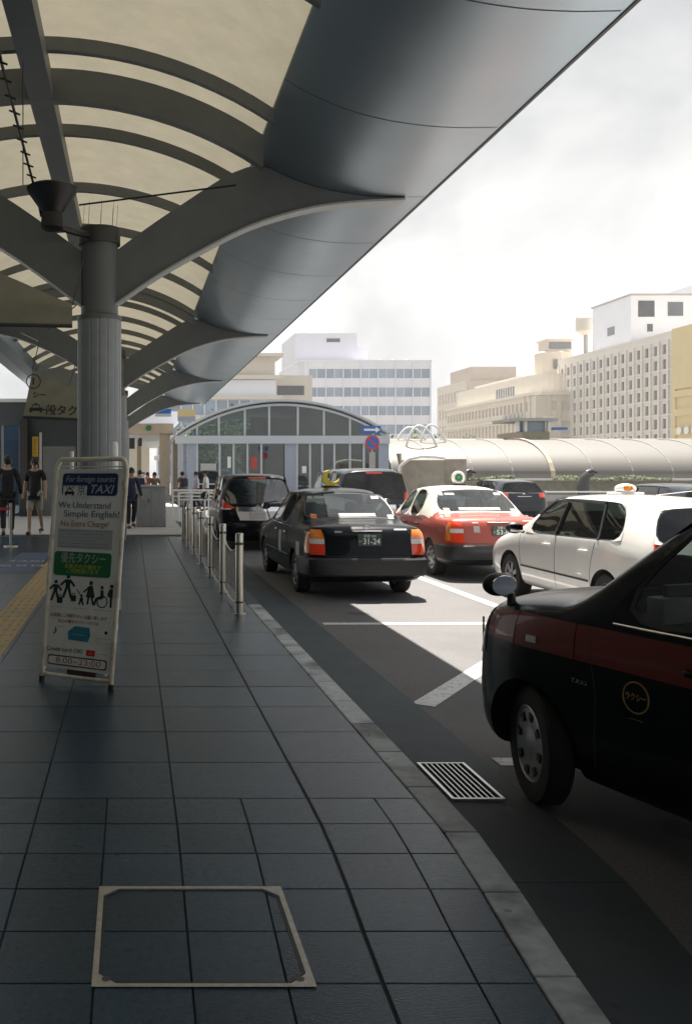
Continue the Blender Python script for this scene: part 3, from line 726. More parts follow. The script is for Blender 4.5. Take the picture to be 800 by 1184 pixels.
# ------------------------------------------------------------------ cars
def carmesh(name, st, side_glass, top_glass, rear_cap_glass, arches, R, bulge=(.05, .05), front_cap_glass=False, ins=.03, levels=2, dark_side=()):
    """st: list of dict(y[6], x[6], z[6], cr) rear to front. Material slots: 0 paint 1 side glass 2 front glass 3 rear glass 4 trim 5 liner 6 dark side glass"""
    bm = BM(); FR = (-1, -.52, 0, .52, 1); rings = []
    for s in st:
        y, x, z, crn = s['y'], s['x'], s['z'], s.get('cr', .03)
        ring = []
        for f in FR: ring.append(bm.verts.new((f*x[0], y[0], z[0])))
        for l in range(1, 5): ring.append(bm.verts.new((x[l], y[l], z[l])))
        for f in FR[::-1]: ring.append(bm.verts.new((f*x[5], y[5]+s.get('bow', 0)*(1-f*f), z[5]+crn*(1-f*f))))
        for l in range(4, 0, -1): ring.append(bm.verts.new((-x[l], y[l], z[l])))
        rings.append(ring)
    n = 18; faces = {}
    for k in range(len(st)-1):
        for j in range(n): faces[(k, j)] = bm.faces.new((rings[k][j], rings[k][(j+1) % n], rings[k+1][(j+1) % n], rings[k+1][j]))
    # ring idx: 0-4 bottom(-1..1), 5-8 right L1..L4, 9-13 top (1..-1), 14-17 left L4..L1
    capf = []
    for ci, sgn in ((0, -1), (len(st)-1, 1)):
        s = st[ci]; ring = rings[ci]; rows = [ring[0:5]]
        for l in range(1, 5):
            row = [ring[18-l]]
            for f in FR[1:-1]: row.append(bm.verts.new((f*s['x'][l], s['y'][l]+sgn*bulge[0 if ci == 0 else 1]*(1-f*f), s['z'][l])))
            row.append(ring[4+l]); rows.append(row)
        rows.append(ring[9:14][::-1]); cf = {}
        for l in range(5):
            for c in range(4): cf[(l, c)] = bm.faces.new((rows[l][c], rows[l][c+1], rows[l+1][c+1], rows[l+1][c]))
        capf.append(cf)
    bmesh.ops.recalc_face_normals(bm, faces=bm.faces)
    ce = bm.edges.layers.float.new('crease_edge'); cv = bm.verts.layers.float.new('crease_vert')
    def grp(fs, mi, th):
        bmesh.ops.recalc_face_normals(bm, faces=bm.faces)
        r = bmesh.ops.inset_region(bm, faces=fs, thickness=th, depth=0, use_even_offset=True)
        r1 = r['faces']
        r2 = bmesh.ops.inset_region(bm, faces=fs, thickness=.012, depth=-.008, use_even_offset=True)
        for f in r2['faces']: f.material_index = 4
        for f in fs: f.material_index = mi
        fset = set(fs)|set(r2['faces'])
        for f in fs:
            for e in f.edges:
                if sum(1 for q in e.link_faces if q in set(fs)) == 1: e[ce] = .8
            for v in f.verts:
                if sum(1 for q in v.link_faces if q in set(fs)) == 1: v[cv] = .75
        for f in r2['faces']:
            for e in f.edges:
                if any(q not in fset for q in e.link_faces): e[ce] = .8
            for v in f.verts:
                if sum(1 for q in v.link_faces if q in fset) == 2 and v[cv] == 0 and any(q not in fset for q in v.link_faces): v[cv] = .0
        rs = set(r2['faces'])
        for f in fs:
            for v in f.verts:
                if v[cv] > 0:
                    for e in v.link_edges:
                        o_ = e.other_vert(v)
                        if all(q in rs for q in e.link_faces): o_[cv] = .75
    for g in side_glass:
        for j in (8, 13): grp([faces[(k, j)] for k in g], 6 if g in dark_side else 1, ins)
    for mi, ks in ((2, top_glass.get('front', [])), (3, top_glass.get('rear', []))):
        if ks: grp([faces[(k, j)] for k in ks for j in range(9, 13)], mi, ins*.8)
    if rear_cap_glass: grp([capf[0][(4, c)] for c in range(4)], 3, ins*1.3)
    me = bpy.data.meshes.new(name); bm.to_mesh(me); bm.free()
    for q in range(7): me.materials.append(None)
    o = bpy.data.objects.new(name, me); COL.objects.link(o)
    sb = o.modifiers.new('s', 'SUBSURF'); sb.levels = levels; sb.render_levels = levels
    me2 = evalmesh(o); bpy.data.objects.remove(o)
    o = bpy.data.objects.new(name, me2); COL.objects.link(o)
    cut = []
    for ay in arches:
        for sx_ in (-1, 1):
            bmc = BM(); xw = max(s['x'][2] for s in st)
            lathe(bmc, [(R, sx_*(xw-.27)), (R, sx_*(xw+.2))], 40, 'X', (0, ay, .31)); bmesh.ops.recalc_face_normals(bmc, faces=bmc.faces)
            mc = bpy.data.meshes.new('cut'); bmc.to_mesh(mc); bmc.free()
            for q in range(7): mc.materials.append(None)
            mc.polygons.foreach_set('material_index', [5]*len(mc.polygons))
            c = bpy.data.objects.new('cut', mc); COL.objects.link(c); cut.append(c)
            b = o.modifiers.new('b', 'BOOLEAN'); b.operation = 'DIFFERENCE'; b.object = c; b.solver = 'EXACT'
            b.material_mode = 'INDEX'
    me3 = evalmesh(o); bpy.data.objects.remove(o)
    for c in cut: bpy.data.objects.remove(c)
    bmx = BM(); bmx.from_mesh(me3); bvh = BVHTree.FromBMesh(bmx)
    return bmx, bvh
def split(bmx, name, mats, parent, zlow=None):
    """separate by material index into part meshes"""
    out = {}
    names = {0: 'body', 1: 'side_window', 2: 'windscreen', 3: 'rear_window', 4: 'window_trim', 5: 'wheel_arch', 6: 'rear_side_window'}
    for mi in names:
        b = bmx.copy(); kill = [f for f in b.faces if f.material_index != mi]
        bmesh.ops.delete(b, geom=kill, context='FACES')
        if not b.faces: b.free(); continue
        sides = [0]
        if mi in (1, 5, 6):
            # each connected pane its own part
            seen = set(); comps = []
            for f in b.faces:
                if f in seen: continue
                st_ = [f]; seen.add(f); comp = []
                while st_:
                    q = st_.pop(); comp.append(q)
                    for e in q.edges:
                        for g2 in e.link_faces:
                            if g2 not in seen: seen.add(g2); st_.append(g2)
                comps.append([f.index for f in comp])
            b.faces.index_update()
            for comp in comps:
                c = b.copy(); c.faces.ensure_lookup_table(); cs = set(comp)
                bmesh.ops.delete(c, geom=[f for i, f in enumerate(c.faces) if i not in cs], context='FACES')
                me = bpy.data.meshes.new(names[mi]); c.to_mesh(me); c.free(); me.materials.append(M[mats[mi]])
                for p in me.polygons: p.material_index = 0
                me.polygons.foreach_set('use_smooth', [True]*len(me.polygons)); link(bpy.data.objects.new(names[mi], me), parent)
            b.free(); continue
        me = bpy.data.meshes.new(names[mi]); b.to_mesh(me); b.free(); me.materials.append(M[mats[mi]])
        for p in me.polygons: p.material_index = 0
        me.polygons.foreach_set('use_smooth', [True]*len(me.polygons)); me.set_sharp_from_angle(angle=radians(40))
        o = bpy.data.objects.new(names[mi], me); link(o, parent); out[names[mi]] = o
    return out
def recolor(o, mname, test):
    """second paint colour on the same panel set (two-tone cars)"""
    me = o.data; me.materials.append(M[mname]); i = len(me.materials)-1
    for p in me.polygons:
        if test(p.center, p.normal): p.material_index = i
def side_hit(bvh, y, z, sx_):
    h = bvh.ray_cast(Vector((sx_*3, y, z)), Vector((-sx_, 0, 0)))
    return h[0] if h[0] else Vector((sx_*.84, y, z))
def end_hit(bvh, x, z, sy):
    h = bvh.ray_cast(Vector((x, sy*5, z)), Vector((0, -sy, 0)))
    return h[0] if h[0] else Vector((x, sy*2.2, z))
def top_hit(bvh, x, y):
    h = bvh.ray_cast(Vector((x, y, 4)), Vector((0, 0, -1))); return h[0] if h[0] else Vector((x, y, 1.4))
def patch(name, bvh, kind, s, quad, m, parent, e=.006, n=8):
    """conformal plate over the body; quad = 4 (a,b) corners; kind side: (y,z), end: (x,z), top: (x,y)"""
    q = [Vector((*c, 0)) for c in quad]; bm = BM(); up = []; lo = []
    dirv = {'side': Vector((s, 0, 0)), 'end': Vector((0, s, 0)), 'top': Vector((0, 0, 1))}[kind]
    hit = {'side': lambda a, b: side_hit(bvh, a, b, s), 'end': lambda a, b: end_hit(bvh, a, b, s), 'top': lambda a, b: top_hit(bvh, a, b)}[kind]
    for i in range(n+1):
        for j in range(n+1):
            p = q[0].lerp(q[1], i/n).lerp(q[3].lerp(q[2], i/n), j/n); h = hit(p.x, p.y)
            up.append(bm.verts.new(h+dirv*e)); lo.append(bm.verts.new(h-dirv*.012))
    N = n+1
    for i in range(n):
        for j in range(n):
            bm.faces.new((up[i*N+j], up[(i+1)*N+j], up[(i+1)*N+j+1], up[i*N+j+1]))
    edge = [(i, 0) for i in range(n)]+[(n, j) for j in range(n)]+[(i, n) for i in range(n, 0, -1)]+[(0, j) for j in range(n, 0, -1)]
    for k in range(len(edge)):
        a, b = edge[k], edge[(k+1) % len(edge)]; ia, ib = a[0]*N+a[1], b[0]*N+b[1]
        bm.faces.new((up[ia], up[ib], lo[ib], lo[ia]))
    return obj(name, bm, m, parent, smooth=True)
def seamline(name, bvh, kind, s, pts, m, parent, r=.004):
    hit = {'side': lambda a, b: side_hit(bvh, a, b, s), 'end': lambda a, b: end_hit(bvh, a, b, s), 'top': lambda a, b: top_hit(bvh, a, b)}[kind]
    out = []
    for i in range(len(pts)-1):
        for k in range(6):
            t = k/6; out.append(hit(pts[i][0]*(1-t)+pts[i+1][0]*t, pts[i][1]*(1-t)+pts[i+1][1]*t))
    out.append(hit(*pts[-1])); return obj(name, tube(BM(), out, r, 6), m, parent)
def make_wheel(parent, x, y, R=.31, s=1, steer=0, cap='disc', w=.19):
    wr = empty('wheel', (x, y, R), steer, parent); wo_ = -s*w/2
    bm = BM(); a, b = (s*w/2, -s*w/2)
    lathe(bm, [(R*.66, a), (R*.80, a*1.08), (R*.95, a), (R, a*.75), (R, b*.75), (R*.95, b), (R*.66, b)], 36, 'X', cap=False); obj('tyre', bm, 'rubber', wr, smooth=True)
    bm = BM(); rr = R*.67
    lathe(bm, [(rr, b*.8), (rr, a*.92), (rr*.94, a*.98), (rr*.90, a*.80), (rr*.86, a*.3)], 36, 'X')
    if cap == 'disc':
        lathe(bm, [(rr*.92, a*.84), (rr*.8, a*.92), (rr*.5, a*.80), (rr*.28, a*.95), (rr*.1, a*1.0)], 36, 'X')
    else:
        for k in range(cap):
            an = 2*pi*k/cap
            v = [Vector((a*.86, rr*.12*cos(an+1.2), rr*.12*sin(an+1.2))), Vector((a*.92, rr*.9*cos(an+.17), rr*.9*sin(an+.17))), Vector((a*.92, rr*.9*cos(an-.17), rr*.9*sin(an-.17))), Vector((a*.86, rr*.12*cos(an-1.2), rr*.12*sin(an-1.2)))]
            prism(bm, v, (-s*.02, 0, 0))
        lathe(bm, [(rr*.22, a*.6), (rr*.22, a*.95), (rr*.12, a)], 20, 'X')
    obj('rim', bm, 'rim', wr, smooth=True)
    bm = BM()
    if cap == 'disc':
        for k in range(8):
            an = 2*pi*k/8+.2; prism(bm, [Vector((a*.9, rr*q*cos(an+d_), rr*q*sin(an+d_))) for q, d_ in ((.62, -.12), (.82, -.14), (.82, .14), (.62, .12))], (s*.008, 0, 0))
    else: lathe(bm, [(rr*.9, a*.2), (rr*.9, a*.35)], 30, 'X')
    obj('rim_gap', bm, 'rim_dark', wr)
    return wr
def seats(parent, rows, zs=.52, cover='seat'):
    for yy in rows:
        for sx_ in ((-1, 1)):
            x = sx_*.36; r_ = empty('seat', (x, yy, 0), 0, parent)
            bm = BM(); box(bm, -.24, .24, -.05, .45, zs-.14, zs, .04); box(bm, -.24, .24, -.22, -.06, zs-.05, zs+.58, .05); obj('cushion', bm, 'seat', r_, smooth=True)
            bm = BM(); box(bm, -.13, .13, -.22, -.12, zs+.62, zs+.80, .04); obj('headrest', bm, cover, r_, smooth=True)
def plate(parent, c, sy, top, main, lead='い', green=True, w=.33, h=.165):
    r_ = empty('licence_plate', c, 0 if sy < 0 else pi, parent)
    obj('plate_panel', bx(-w/2, w/2, -.006, .004, -h/2, h/2), 'plate_green' if green else 'white', r_)
    ink = 'white' if green else 'darkgreen'
    fm = lambda x, z: frame((x, -.008, z), (1, 0, 0), (0, 0, 1))
    text('plate_lettering', top, .045, ink, fm(0, .052), r_, width=.17)
    text('plate_lettering', lead, .045, ink, fm(-.132, -.02), r_)
    text('plate_lettering', main, .115, ink, fm(.025, -.022), r_, width=.235, bold=.0015)
def cabin_floor(parent, x, y0, y1, z): obj('floor_pan', bx(-x, x, y0, y1, .28, z), 'liner', parent)
def zmap(z): return z

def sedan_st():
    S_ = []
    def a(y, x, z, **k): S_.append(dict(y=y, x=x, z=z, **k))
    a([-2.22, -2.33, -2.34, -2.27, -2.24, -2.17], [.66, .78, .82, .82, .80, .74], [.26, .34, .56, .78, .94, 1.02], cr=.02)
    a([-2.0, -2.1, -2.1, -2.08, -2.06, -2.02], [.72, .84, .86, .86, .835, .77], [.22, .30, .55, .78, .96, 1.035], cr=.025)
    a([-1.6, -1.62, -1.62, -1.62, -1.62, -1.55], [.74, .85, .865, .865, .84, .76], [.2, .28, .55, .79, .965, 1.045], cr=.03)
    a([-1.3, -1.3, -1.3, -1.3, -1.3, -1.38], [.74, .85, .865, .865, .84, .745], [.2, .28, .55, .79, .965, 1.075], cr=.03, bow=-.05)
    a([-1.0, -1.0, -1.0, -1.0, -1.0, -.86], [.74, .85, .865, .865, .84, .60], [.2, .28, .55, .79, .965, 1.455], cr=.04)
    a([-.72, -.72, -.72, -.72, -.72, -.62], [.74, .85, .865, .865, .84, .60], [.2, .28, .55, .79, .965, 1.49], cr=.045)
    a([0, 0, 0, 0, 0, 0], [.74, .85, .865, .865, .84, .61], [.2, .28, .55, .79, .96, 1.50], cr=.05)
    a([.75, .75, .75, .75, .78, .36], [.74, .85, .865, .865, .835, .60], [.2, .28, .55, .79, .955, 1.47], cr=.05)
    a([1.0, 1.0, 1.0, 1.0, 1.02, .98], [.74, .85, .865, .86, .83, .73], [.2, .28, .55, .79, .945, 1.02], cr=.03, bow=.1)
    a([1.5, 1.5, 1.5, 1.5, 1.5, 1.45], [.74, .85, .865, .855, .82, .72], [.2, .28, .55, .78, .91, .965], cr=.03)
    a([2.1, 2.1, 2.1, 2.1, 2.1, 2.05], [.72, .84, .85, .84, .80, .70], [.2, .28, .53, .74, .85, .90], cr=.03)
    a([2.22, 2.33, 2.34, 2.28, 2.24, 2.2], [.66, .78, .82, .80, .76, .68], [.26, .32, .52, .70, .80, .86], cr=.02)
    return S_
sed_bm, sed_bvh = carmesh('sedan', sedan_st(), [[5], [6]], {'front': [7], 'rear': [3]}, False, (-1.33, 1.455), .345, ins=.022)

def finish_sedan(root, paint, two_tone=None):
    parts = split(sed_bm, 'sedan', {0: paint, 1: 'glass_car', 2: 'glass_car', 3: 'glass_rear', 4: 'black', 5: 'liner', 6: 'glass_dark'}, root)
    B = sed_bvh
    if two_tone:
        recolor(parts['body'], two_tone, lambda c, n: c.z > 1.075 and -1.44 < c.y < .98 or (c.z > 1.0 and -1.3 < c.y < .95))
        recolor(parts['body'], 'black', lambda c, n: c.z < .34)
    obj('rear_bumper', None or bumper(B, -1), 'black', root, smooth=True)
    for s in (-1, 1):
        # side details
        for pts in ([(-.02, .34), (-.02, .95)], [(-.72, .95), (-.86, .7), (-.92, .5)], [(.95, .40), (.93, .93)]): seamline('door_seam', B, 'side', s, pts, 'seam', root)
        seamline('side_moulding', B, 'side', s, [(-.95, .52), (1.05, .52)], 'black', root, .014)
        seamline('sill_trim', B, 'side', s, [(-.95, .965), (.95, .965)], 'chrome' if not two_tone else 'seam', root, .007)
        for yy in (-.62, .15):
            h = side_hit(B, yy, .86, s); obj('door_handle', bx(h.x-.012 if s > 0 else h.x-.03, h.x+.03 if s > 0 else h.x+.012, yy-.09, yy+.09, .845, .875, .008), 'black' if two_tone else 'chrome', root, smooth=True)
        # fender mirrors
        h = top_hit(B, s*.74, 1.45); mr = empty('fender_mirror', (h.x, h.y, h.z), 0, root)
        bm = BM(); tube(bm, [(0, 0, -.02), (s*.04, .02, .12), (s*.07, 0, .2)], .011, 8); obj('stalk', bm, 'black', mr)
        bm = BM(); ell(bm, (s*.08, .02, .24), (.10, .05, .065)); obj('housing', bm, 'black', mr, smooth='all')
        bm = BM(); lathe(bm, [(.085, -.033), (.085, -.028)], 24, 'Y', (s*.08, 0, 0));
        for v in bm.verts: v.co.z = v.co.z*.68+.24
        obj('mirror_glass', bm, 'mirror', mr)
        # tail light
        tl = empty('tail_light', (0, 0, 0), 0, root)
        x0, x1 = s*.605, s*.80
        patch('amber_lens', B, 'end', -1, [(x0, .86), (x1, .86), (x1-s*.03, .985), (x0+s*.03, .985)], 'amber' if paint == 'car_black' else 'redlens', tl, .016)
        patch('clear_lens', B, 'end', -1, [(x0, .79), (x1, .79), (x1, .858), (x0, .858)], 'clear', tl, .015)
        patch('red_lens', B, 'end', -1, [(x0, .64), (x1, .64), (x1, .788), (x0, .788)], 'redlens', tl, .016)
        patch('side_lens', B, 'side', s, [(-2.24, .66), (-2.13, .66), (-2.13, .96), (-2.22, .96)], 'amber', tl, .008)
        patch('headlight', B, 'end', 1, [(s*.45, .62), (s*.76, .62), (s*.74, .78), (s*.45, .78)], 'clear', root, .012)
        make_wheel(root, s*.735, -1.33, .31, s); make_wheel(root, s*.735, 1.455, .31, s)
    # boot details
    seamline('boot_seam', B, 'end', -1, [(-.60, 1.0), (-.60, .62), (.60, .62), (.60, 1.0)], 'seam', root, .004)
    h = end_hit(B, 0, .965, -1); obj('chrome_bar', bx(-.21, .21, h.y-.022, h.y+.01, .955, .978, .006), 'chrome', root, smooth=True)
    h = end_hit(B, 0, .985, -1)
    bm = BM(); tube(bm, [(.045*cos(2*pi*k/20), h.y-.004, 1.017+.028*sin(2*pi*k/20)) for k in range(20)], .005, 6, closed=True)
    tube(bm, [(.018*cos(2*pi*k/16), h.y-.004, 1.017+.026*sin(2*pi*k/16)) for k in range(16)], .004, 6, closed=True); obj('emblem', bm, 'chrome', root)
    seats(root, (-.75, .1), .5, 'seatwhite'); cabin_floor(root, .8, -1.3, 1.1, .42)
    obj('parcel_shelf', bx(-.66, .66, -1.42, -1.0, .93, .965), 'dash', root)
    obj('dashboard', box(BM(), -.74, .74, .72, 1.0, .6, .97, .05), 'dash', root, smooth=True)
    bm = BM(); tube(bm, [(.36+.18*cos(2*pi*k/24), .55-.06*sin(2*pi*k/24), .86+.17*sin(2*pi*k/24)) for k in range(24)], .014, 8, closed=True); tube(bm, [(.36, .55, .86), (.36, .75, .82)], .03, 8); tube(bm, [(.19, .55, .86), (.53, .55, .86)], .012, 6); obj('steering_wheel', bm, 'black', root)
    # window stickers
    def rw(u, v, du, dv, m, nm='sticker'):
        # on the rear window: u across (-.6...6), v height
        pts = []
        for a, b in ((u-du, v-dv), (u+du, v-dv), (u+du, v+dv), (u-du, v+dv)): pts.append((a, b))
        return patch(nm, B, 'end', -1, pts, m, root, .004, 3)
    rw(-.53, 1.40, .035, .022, 'offwhite'); rw(-.38, 1.40, .08, .015, 'offwhite'); rw(.47, 1.40, .06, .02, 'offwhite')
    rw(.02, 1.15, .36, .022, 'cabinet', 'window_strip'); rw(-.55, 1.13, .045, .03, 'amber' if not two_tone else 'yellow'); rw(.60, 1.12, .04, .028, 'offwhite')
    for k in range(11): seamline('heater_wire', B, 'end', -1, [(-.55, 1.12+.028*k), (.55, 1.12+.028*k)], 'seam', root, .0012)
    o_ = text('strip_lettering', '-–—-—–-—-–—-—–', .05, 'ink', frame((.02, end_hit(B, 0.02, 1.15, -1).y-.008, 1.15), (1, 0, 0), (0, .55, 1)), root, width=.62)
    rw(-.40, .955, .05, .010, 'offwhite', 'badge'); rw(.48, .985, .09, .009, 'offwhite', 'badge')
    return parts
def bumper(B, sy, z0=.33, z1=.60):
    bm = BM(); up = []; n = 26
    for i in range(n+1):
        x = -.80+1.6*i/n; h0 = end_hit(B, x, z0+.03, sy); h1 = end_hit(B, x, z1-.03, sy)
        y = min(h0.y, h1.y) if sy < 0 else max(h0.y, h1.y)
        row = [(x, y+sy*-.02, z0), (x*1.02, y+sy*.035, z0+.03), (x*1.03, y+sy*.05, (z0+z1)/2), (x*1.03, y+sy*.045, z1-.03), (x*1.0, y+sy*.02, z1), (x, y-sy*.05, z1)]
        up.append([bm.verts.new(p) for p in row])
    # wrap ends
    for sgn, idx in ((-1, 0), (1, n)):
        src = [v.co.copy() for v in up[idx]]; rows = []
        for q, yo in ((1, .18), (2, .55)):
            row = [bm.verts.new((sgn*(.84+.0*q+(.035 if 0 < k < 4 else .0)+.01), src[k].y*0+(-2.25+yo if sy < 0 else 2.25-yo), src[k].z)) for k in range(6)]; rows.append(row)
        if sgn < 0: up = rows[::-1]+up
        else: up = up+rows
    for i in range(len(up)-1):
        for k in range(5): bm.faces.new((up[i][k], up[i+1][k], up[i+1][k+1], up[i][k+1]))
    return bm
def car(name, label, cat, loc, rz, group='cars at the taxi stand'):
    r_ = empty(name, (loc[0], loc[1], RZ), rz); tag(r_, label, cat, group); return r_

# black sedan taxi with crescent lamp
bt = car('sedan_taxi', 'black sedan taxi with yellow crescent roof lamp and plate 31-24 by the kerb', 'taxi', (3.245, 12.72+2.34), radians(.8))
finish_sedan(bt, 'car_black')
plate(bt, (.02, end_hit(sed_bvh, 0, .84, -1).y-.02, .845), -1, '京都 500', '31-24')
def crescent(parent, c):
    r_ = empty('roof_lamp', c, 0, parent)
    obj('lamp_base', bx(-.13, .13, -.07, .07, 0, .035, .01), 'black', r_, smooth=True)
    n = 26; bm = BM(); pts = []
    for k in range(n+1):
        a = radians(65)+radians(280)*k/n-radians(0); pts.append((.135*cos(a), .155+.135*sin(a)))
    for k in range(n, -1, -1):
        a = radians(72)+radians(266)*k/n; pts.append((.042+.098*cos(a), .185+.098*sin(a)))
    prism(bm, [(x, -.03, z) for x, z in pts], (0, .06, 0)); obj('crescent', bm, 'yellow', r_)
h = top_hit(sed_bvh, 0, -.05); crescent(bt, (0, -.05, h.z-.004))
B = sed_bvh
patch('door_notice', B, 'side', -1, [(-.12, .50), (-.34, .50), (-.34, .86), (-.12, .86)], 'offwhite', bt, .004)
patch('fender_notice', B, 'side', -1, [(-1.82, .58), (-1.58, .58), (-1.58, .78), (-1.82, .78)], 'offwhite', bt, .004)
bm = BM(); prism(bm, [(-1.0, -.9, 1.37), (-.72, -.9, 1.37), (-.72, -.9, 1.40), (-1, -.9, 1.40)], (0, .01, 0)); bm.free()

# red sedan taxi with clover lamp
rt = car('sedan_taxi', 'red sedan taxi with cream roof, clover roof lamp and plate 53-81', 'taxi', (6.02, 14.95+2.34), radians(0))
finish_sedan(rt, 'car_red', 'cream_roof')
plate(rt, (.02, end_hit(sed_bvh, 0, .82, -1).y-.02, .825), -1, '京都 500', '53-81')
h = top_hit(sed_bvh, 0, .0)
lp = empty('roof_lamp', (.12, 0, h.z-.004), 0, rt)
obj('lamp_base', bx(-.12, .12, -.07, .07, 0, .03, .01), 'black', lp, smooth=True)
obj('lamp_disc', lathe(BM(), [(.11, -.03), (.125, -.015), (.125, .015), (.11, .03)], 32, 'Y', (0, 0, .15)), 'white', lp, smooth=True)
bm = BM()
for k in range(4):
    a = pi/2*k; 
    for q in (-1, 1):
        c = Vector((.048*cos(a)+q*.019*-sin(a), -.033, .15+.048*sin(a)+q*.019*cos(a)))
        prism(bm, [c+Vector((.026*cos(t*2*pi/14), (k+.5*(q+1))*.0003, .026*sin(t*2*pi/14))) for t in range(14)], (0, -.004, 0))
    prism(bm, [(0, -.0335, .15), (.045*cos(a+.5), -.0335, .15+.045*sin(a+.5)), (.045*cos(a-.5), -.0335, .15+.045*sin(a-.5))], (0, -.003, 0))
prism(bm, [(0, -.0335, .15), (.05, -.0335, .06), (.06, -.0335, .065), (.012, -.0335, .15)], (0, -.003, 0)); obj('clover', bm, 'green', lp)
patch('round_badge', B, 'end', -1, [(-.44, .80), (-.34, .80), (-.34, .90), (-.44, .90)], 'offwhite', rt, .005, 4)

# ---- white wagon
def wagon_st(h=1.49, hw=.87):
    S_ = []
    def a(y, x, z, **k): S_.append(dict(y=y, x=[q*hw/.87 for q in x], z=[z[0], z[1], z[2], z[3], z[4], z[5]*h/1.49 if z[5] > 1.2 else z[5]], **k))
    a([-2.13, -2.24, -2.25, -2.2, -2.12, -1.84], [.68, .80, .84, .85, .82, .60], [.26, .32, .55, .80, 1.0, 1.40], cr=.03)
    a([-1.95, -2.0, -2.0, -1.98, -1.94, -1.62], [.72, .84, .865, .87, .845, .625], [.2, .28, .55, .80, 1.01, 1.435], cr=.035)
    a([-1.6, -1.62, -1.62, -1.62, -1.62, -1.38], [.74, .85, .87, .875, .85, .635], [.2, .28, .55, .80, 1.0, 1.45], cr=.04)
    a([-1.0, -1.0, -1.0, -1.0, -1.05, -.88], [.74, .85, .87, .875, .85, .645], [.2, .28, .55, .80, .98, 1.465], cr=.045)
    a([-.02, -.02, -.02, -.02, -.02, -.05], [.74, .85, .87, .875, .85, .65], [.2, .28, .55, .80, .96, 1.475], cr=.045)
    a([.85, .85, .85, .85, 1.05, .42], [.74, .85, .87, .87, .84, .63], [.2, .28, .55, .79, .935, 1.45], cr=.045)
    a([1.25, 1.25, 1.25, 1.25, 1.32, 1.22], [.74, .85, .87, .86, .83, .74], [.2, .28, .55, .78, .93, 1.0], cr=.04, bow=.12)
    a([1.7, 1.7, 1.7, 1.7, 1.7, 1.65], [.74, .85, .87, .86, .81, .70], [.2, .28, .55, .77, .88, .94], cr=.05, bow=.08)
    a([2.1, 2.1, 2.1, 2.1, 2.08, 2.02], [.70, .83, .85, .83, .77, .62], [.2, .28, .52, .70, .79, .84], cr=.04, bow=.08)
    a([2.2, 2.3, 2.32, 2.26, 2.2, 2.14], [.58, .70, .74, .73, .68, .55], [.26, .30, .48, .63, .72, .77], cr=.03, bow=.05)
    return S_
wag_bm, wag_bvh = carmesh('wagon', wagon_st(), [[2, 3, 4]], {'front': [5]}, True, (-1.27, 1.38), .37, bulge=(.10, .10), ins=.018, dark_side=([2, 3, 4],))
def finish_wagon(root, paint, cap=7, rear_label=None):
    B = wag_bvh
    split(wag_bm, 'wagon', {0: paint, 1: 'glass_car', 2: 'glass_car', 3: 'glass_dark', 4: 'black', 5: 'liner', 6: 'glass_mid'}, root)
    for s in (-1, 1):
        seamline('pillar_trim', B, 'side', s, [(0, .99), (-.02, 1.40)], 'black', root, .03)
        for pts in ([(-.02, .32), (-.03, .94)], [(-1.02, .96), (-.93, .62), (-.92, .36)], [(1.0, .34), (1.02, .6), (1.08, .92)]): seamline('door_seam', B, 'side', s, pts, 'seam', root, .0035)
        seamline('side_moulding', B, 'side', s, [(-.88, .50), (.98, .50)], 'black', root, .013)
        seamline('pillar_trim', B, 'side', s, [(-1.08, 1.0), (-.92, 1.40)], 'black', root, .022)
        for yy in (-.78, .2):
            h = side_hit(B, yy, .845, s); c0 = (h.x-.01, h.x+.032) if s > 0 else (h.x-.032, h.x+.01)
            obj('door_handle', box(BM(), *c0, yy-.1, yy+.1, .835, .865, .01), paint, root, smooth=True)
        mr = empty('door_mirror', (s*.86, .93, .98), 0, root)
        bm = BM(); ell(bm, (s*.12, 0, .04), (.12, .075, .08)); obj('housing', bm, 'black', mr, smooth='all')
        obj('mirror_glass', bx(s*.12-.085, s*.12+.085, -.078, -.07, -.01, .09), 'mirror', mr)
        obj('arm', tube(BM(), [(-s*.02, .02, -.02), (s*.08, .01, .01)], .02, 8), 'black', mr)
        tl = empty('tail_light', (0, 0, 0), 0, root)
        patch('red_lens', B, 'end', -1, [(s*.56, .86), (s*.80, .86), (s*.76, 1.03), (s*.56, 1.0)], 'redlens', tl, .014)
        patch('headlight', B, 'end', 1, [(s*.40, .60), (s*.68, .62), (s*.66, .72), (s*.45, .70)], 'clear', root, .01)
        if paint != 'car_navy':
            seamline('rain_visor', B, 'side', s, [(-.9, 1.425), (-.1, 1.435), (.36, 1.41), (.72, 1.22)], 'black', root, .018)
        make_wheel(root, s*.755, -1.27, .315, s, cap=cap); make_wheel(root, s*.755, 1.38, .315, s, cap=cap)
    h0 = end_hit(B, .0, 1.04, -1); h1 = end_hit(B, .42, 1.10, -1); obj('rear_wiper', tube(BM(), [(0, h0.y-.02, 1.04), (.42, h1.y-.02, 1.10)], .012, 6), 'black', root)
    seamline('tailgate_seam', B, 'end', -1, [(-.62, 1.0), (-.6, .55), (.6, .55), (.62, 1.0)], 'seam', root, .0035)
    h = end_hit(B, 0, .9, -1); obj('chrome_bar', bx(-.25, .25, h.y-.02, h.y+.02, .885, .91, .006), 'chrome', root)
    h = end_hit(B, 0, 1.0, -1); obj('emblem', lathe(BM(), [(.05, h.y-.012), (.05, h.y)], 20, 'Y', (0, 0, .975)), 'chrome', root)
    seats(root, (-.85, .1), .5); cabin_floor(root, .8, -1.9, 1.2, .42)
    obj('dashboard', box(BM(), -.74, .74, .85, 1.15, .6, .96, .05), 'dash', root, smooth=True)
ww = car('taxi_wagon', 'white estate taxi with dark rear side windows and small yellow oval roof lamp', 'taxi', (6.26, 11.75), 0)
finish_wagon(ww, 'car_white')
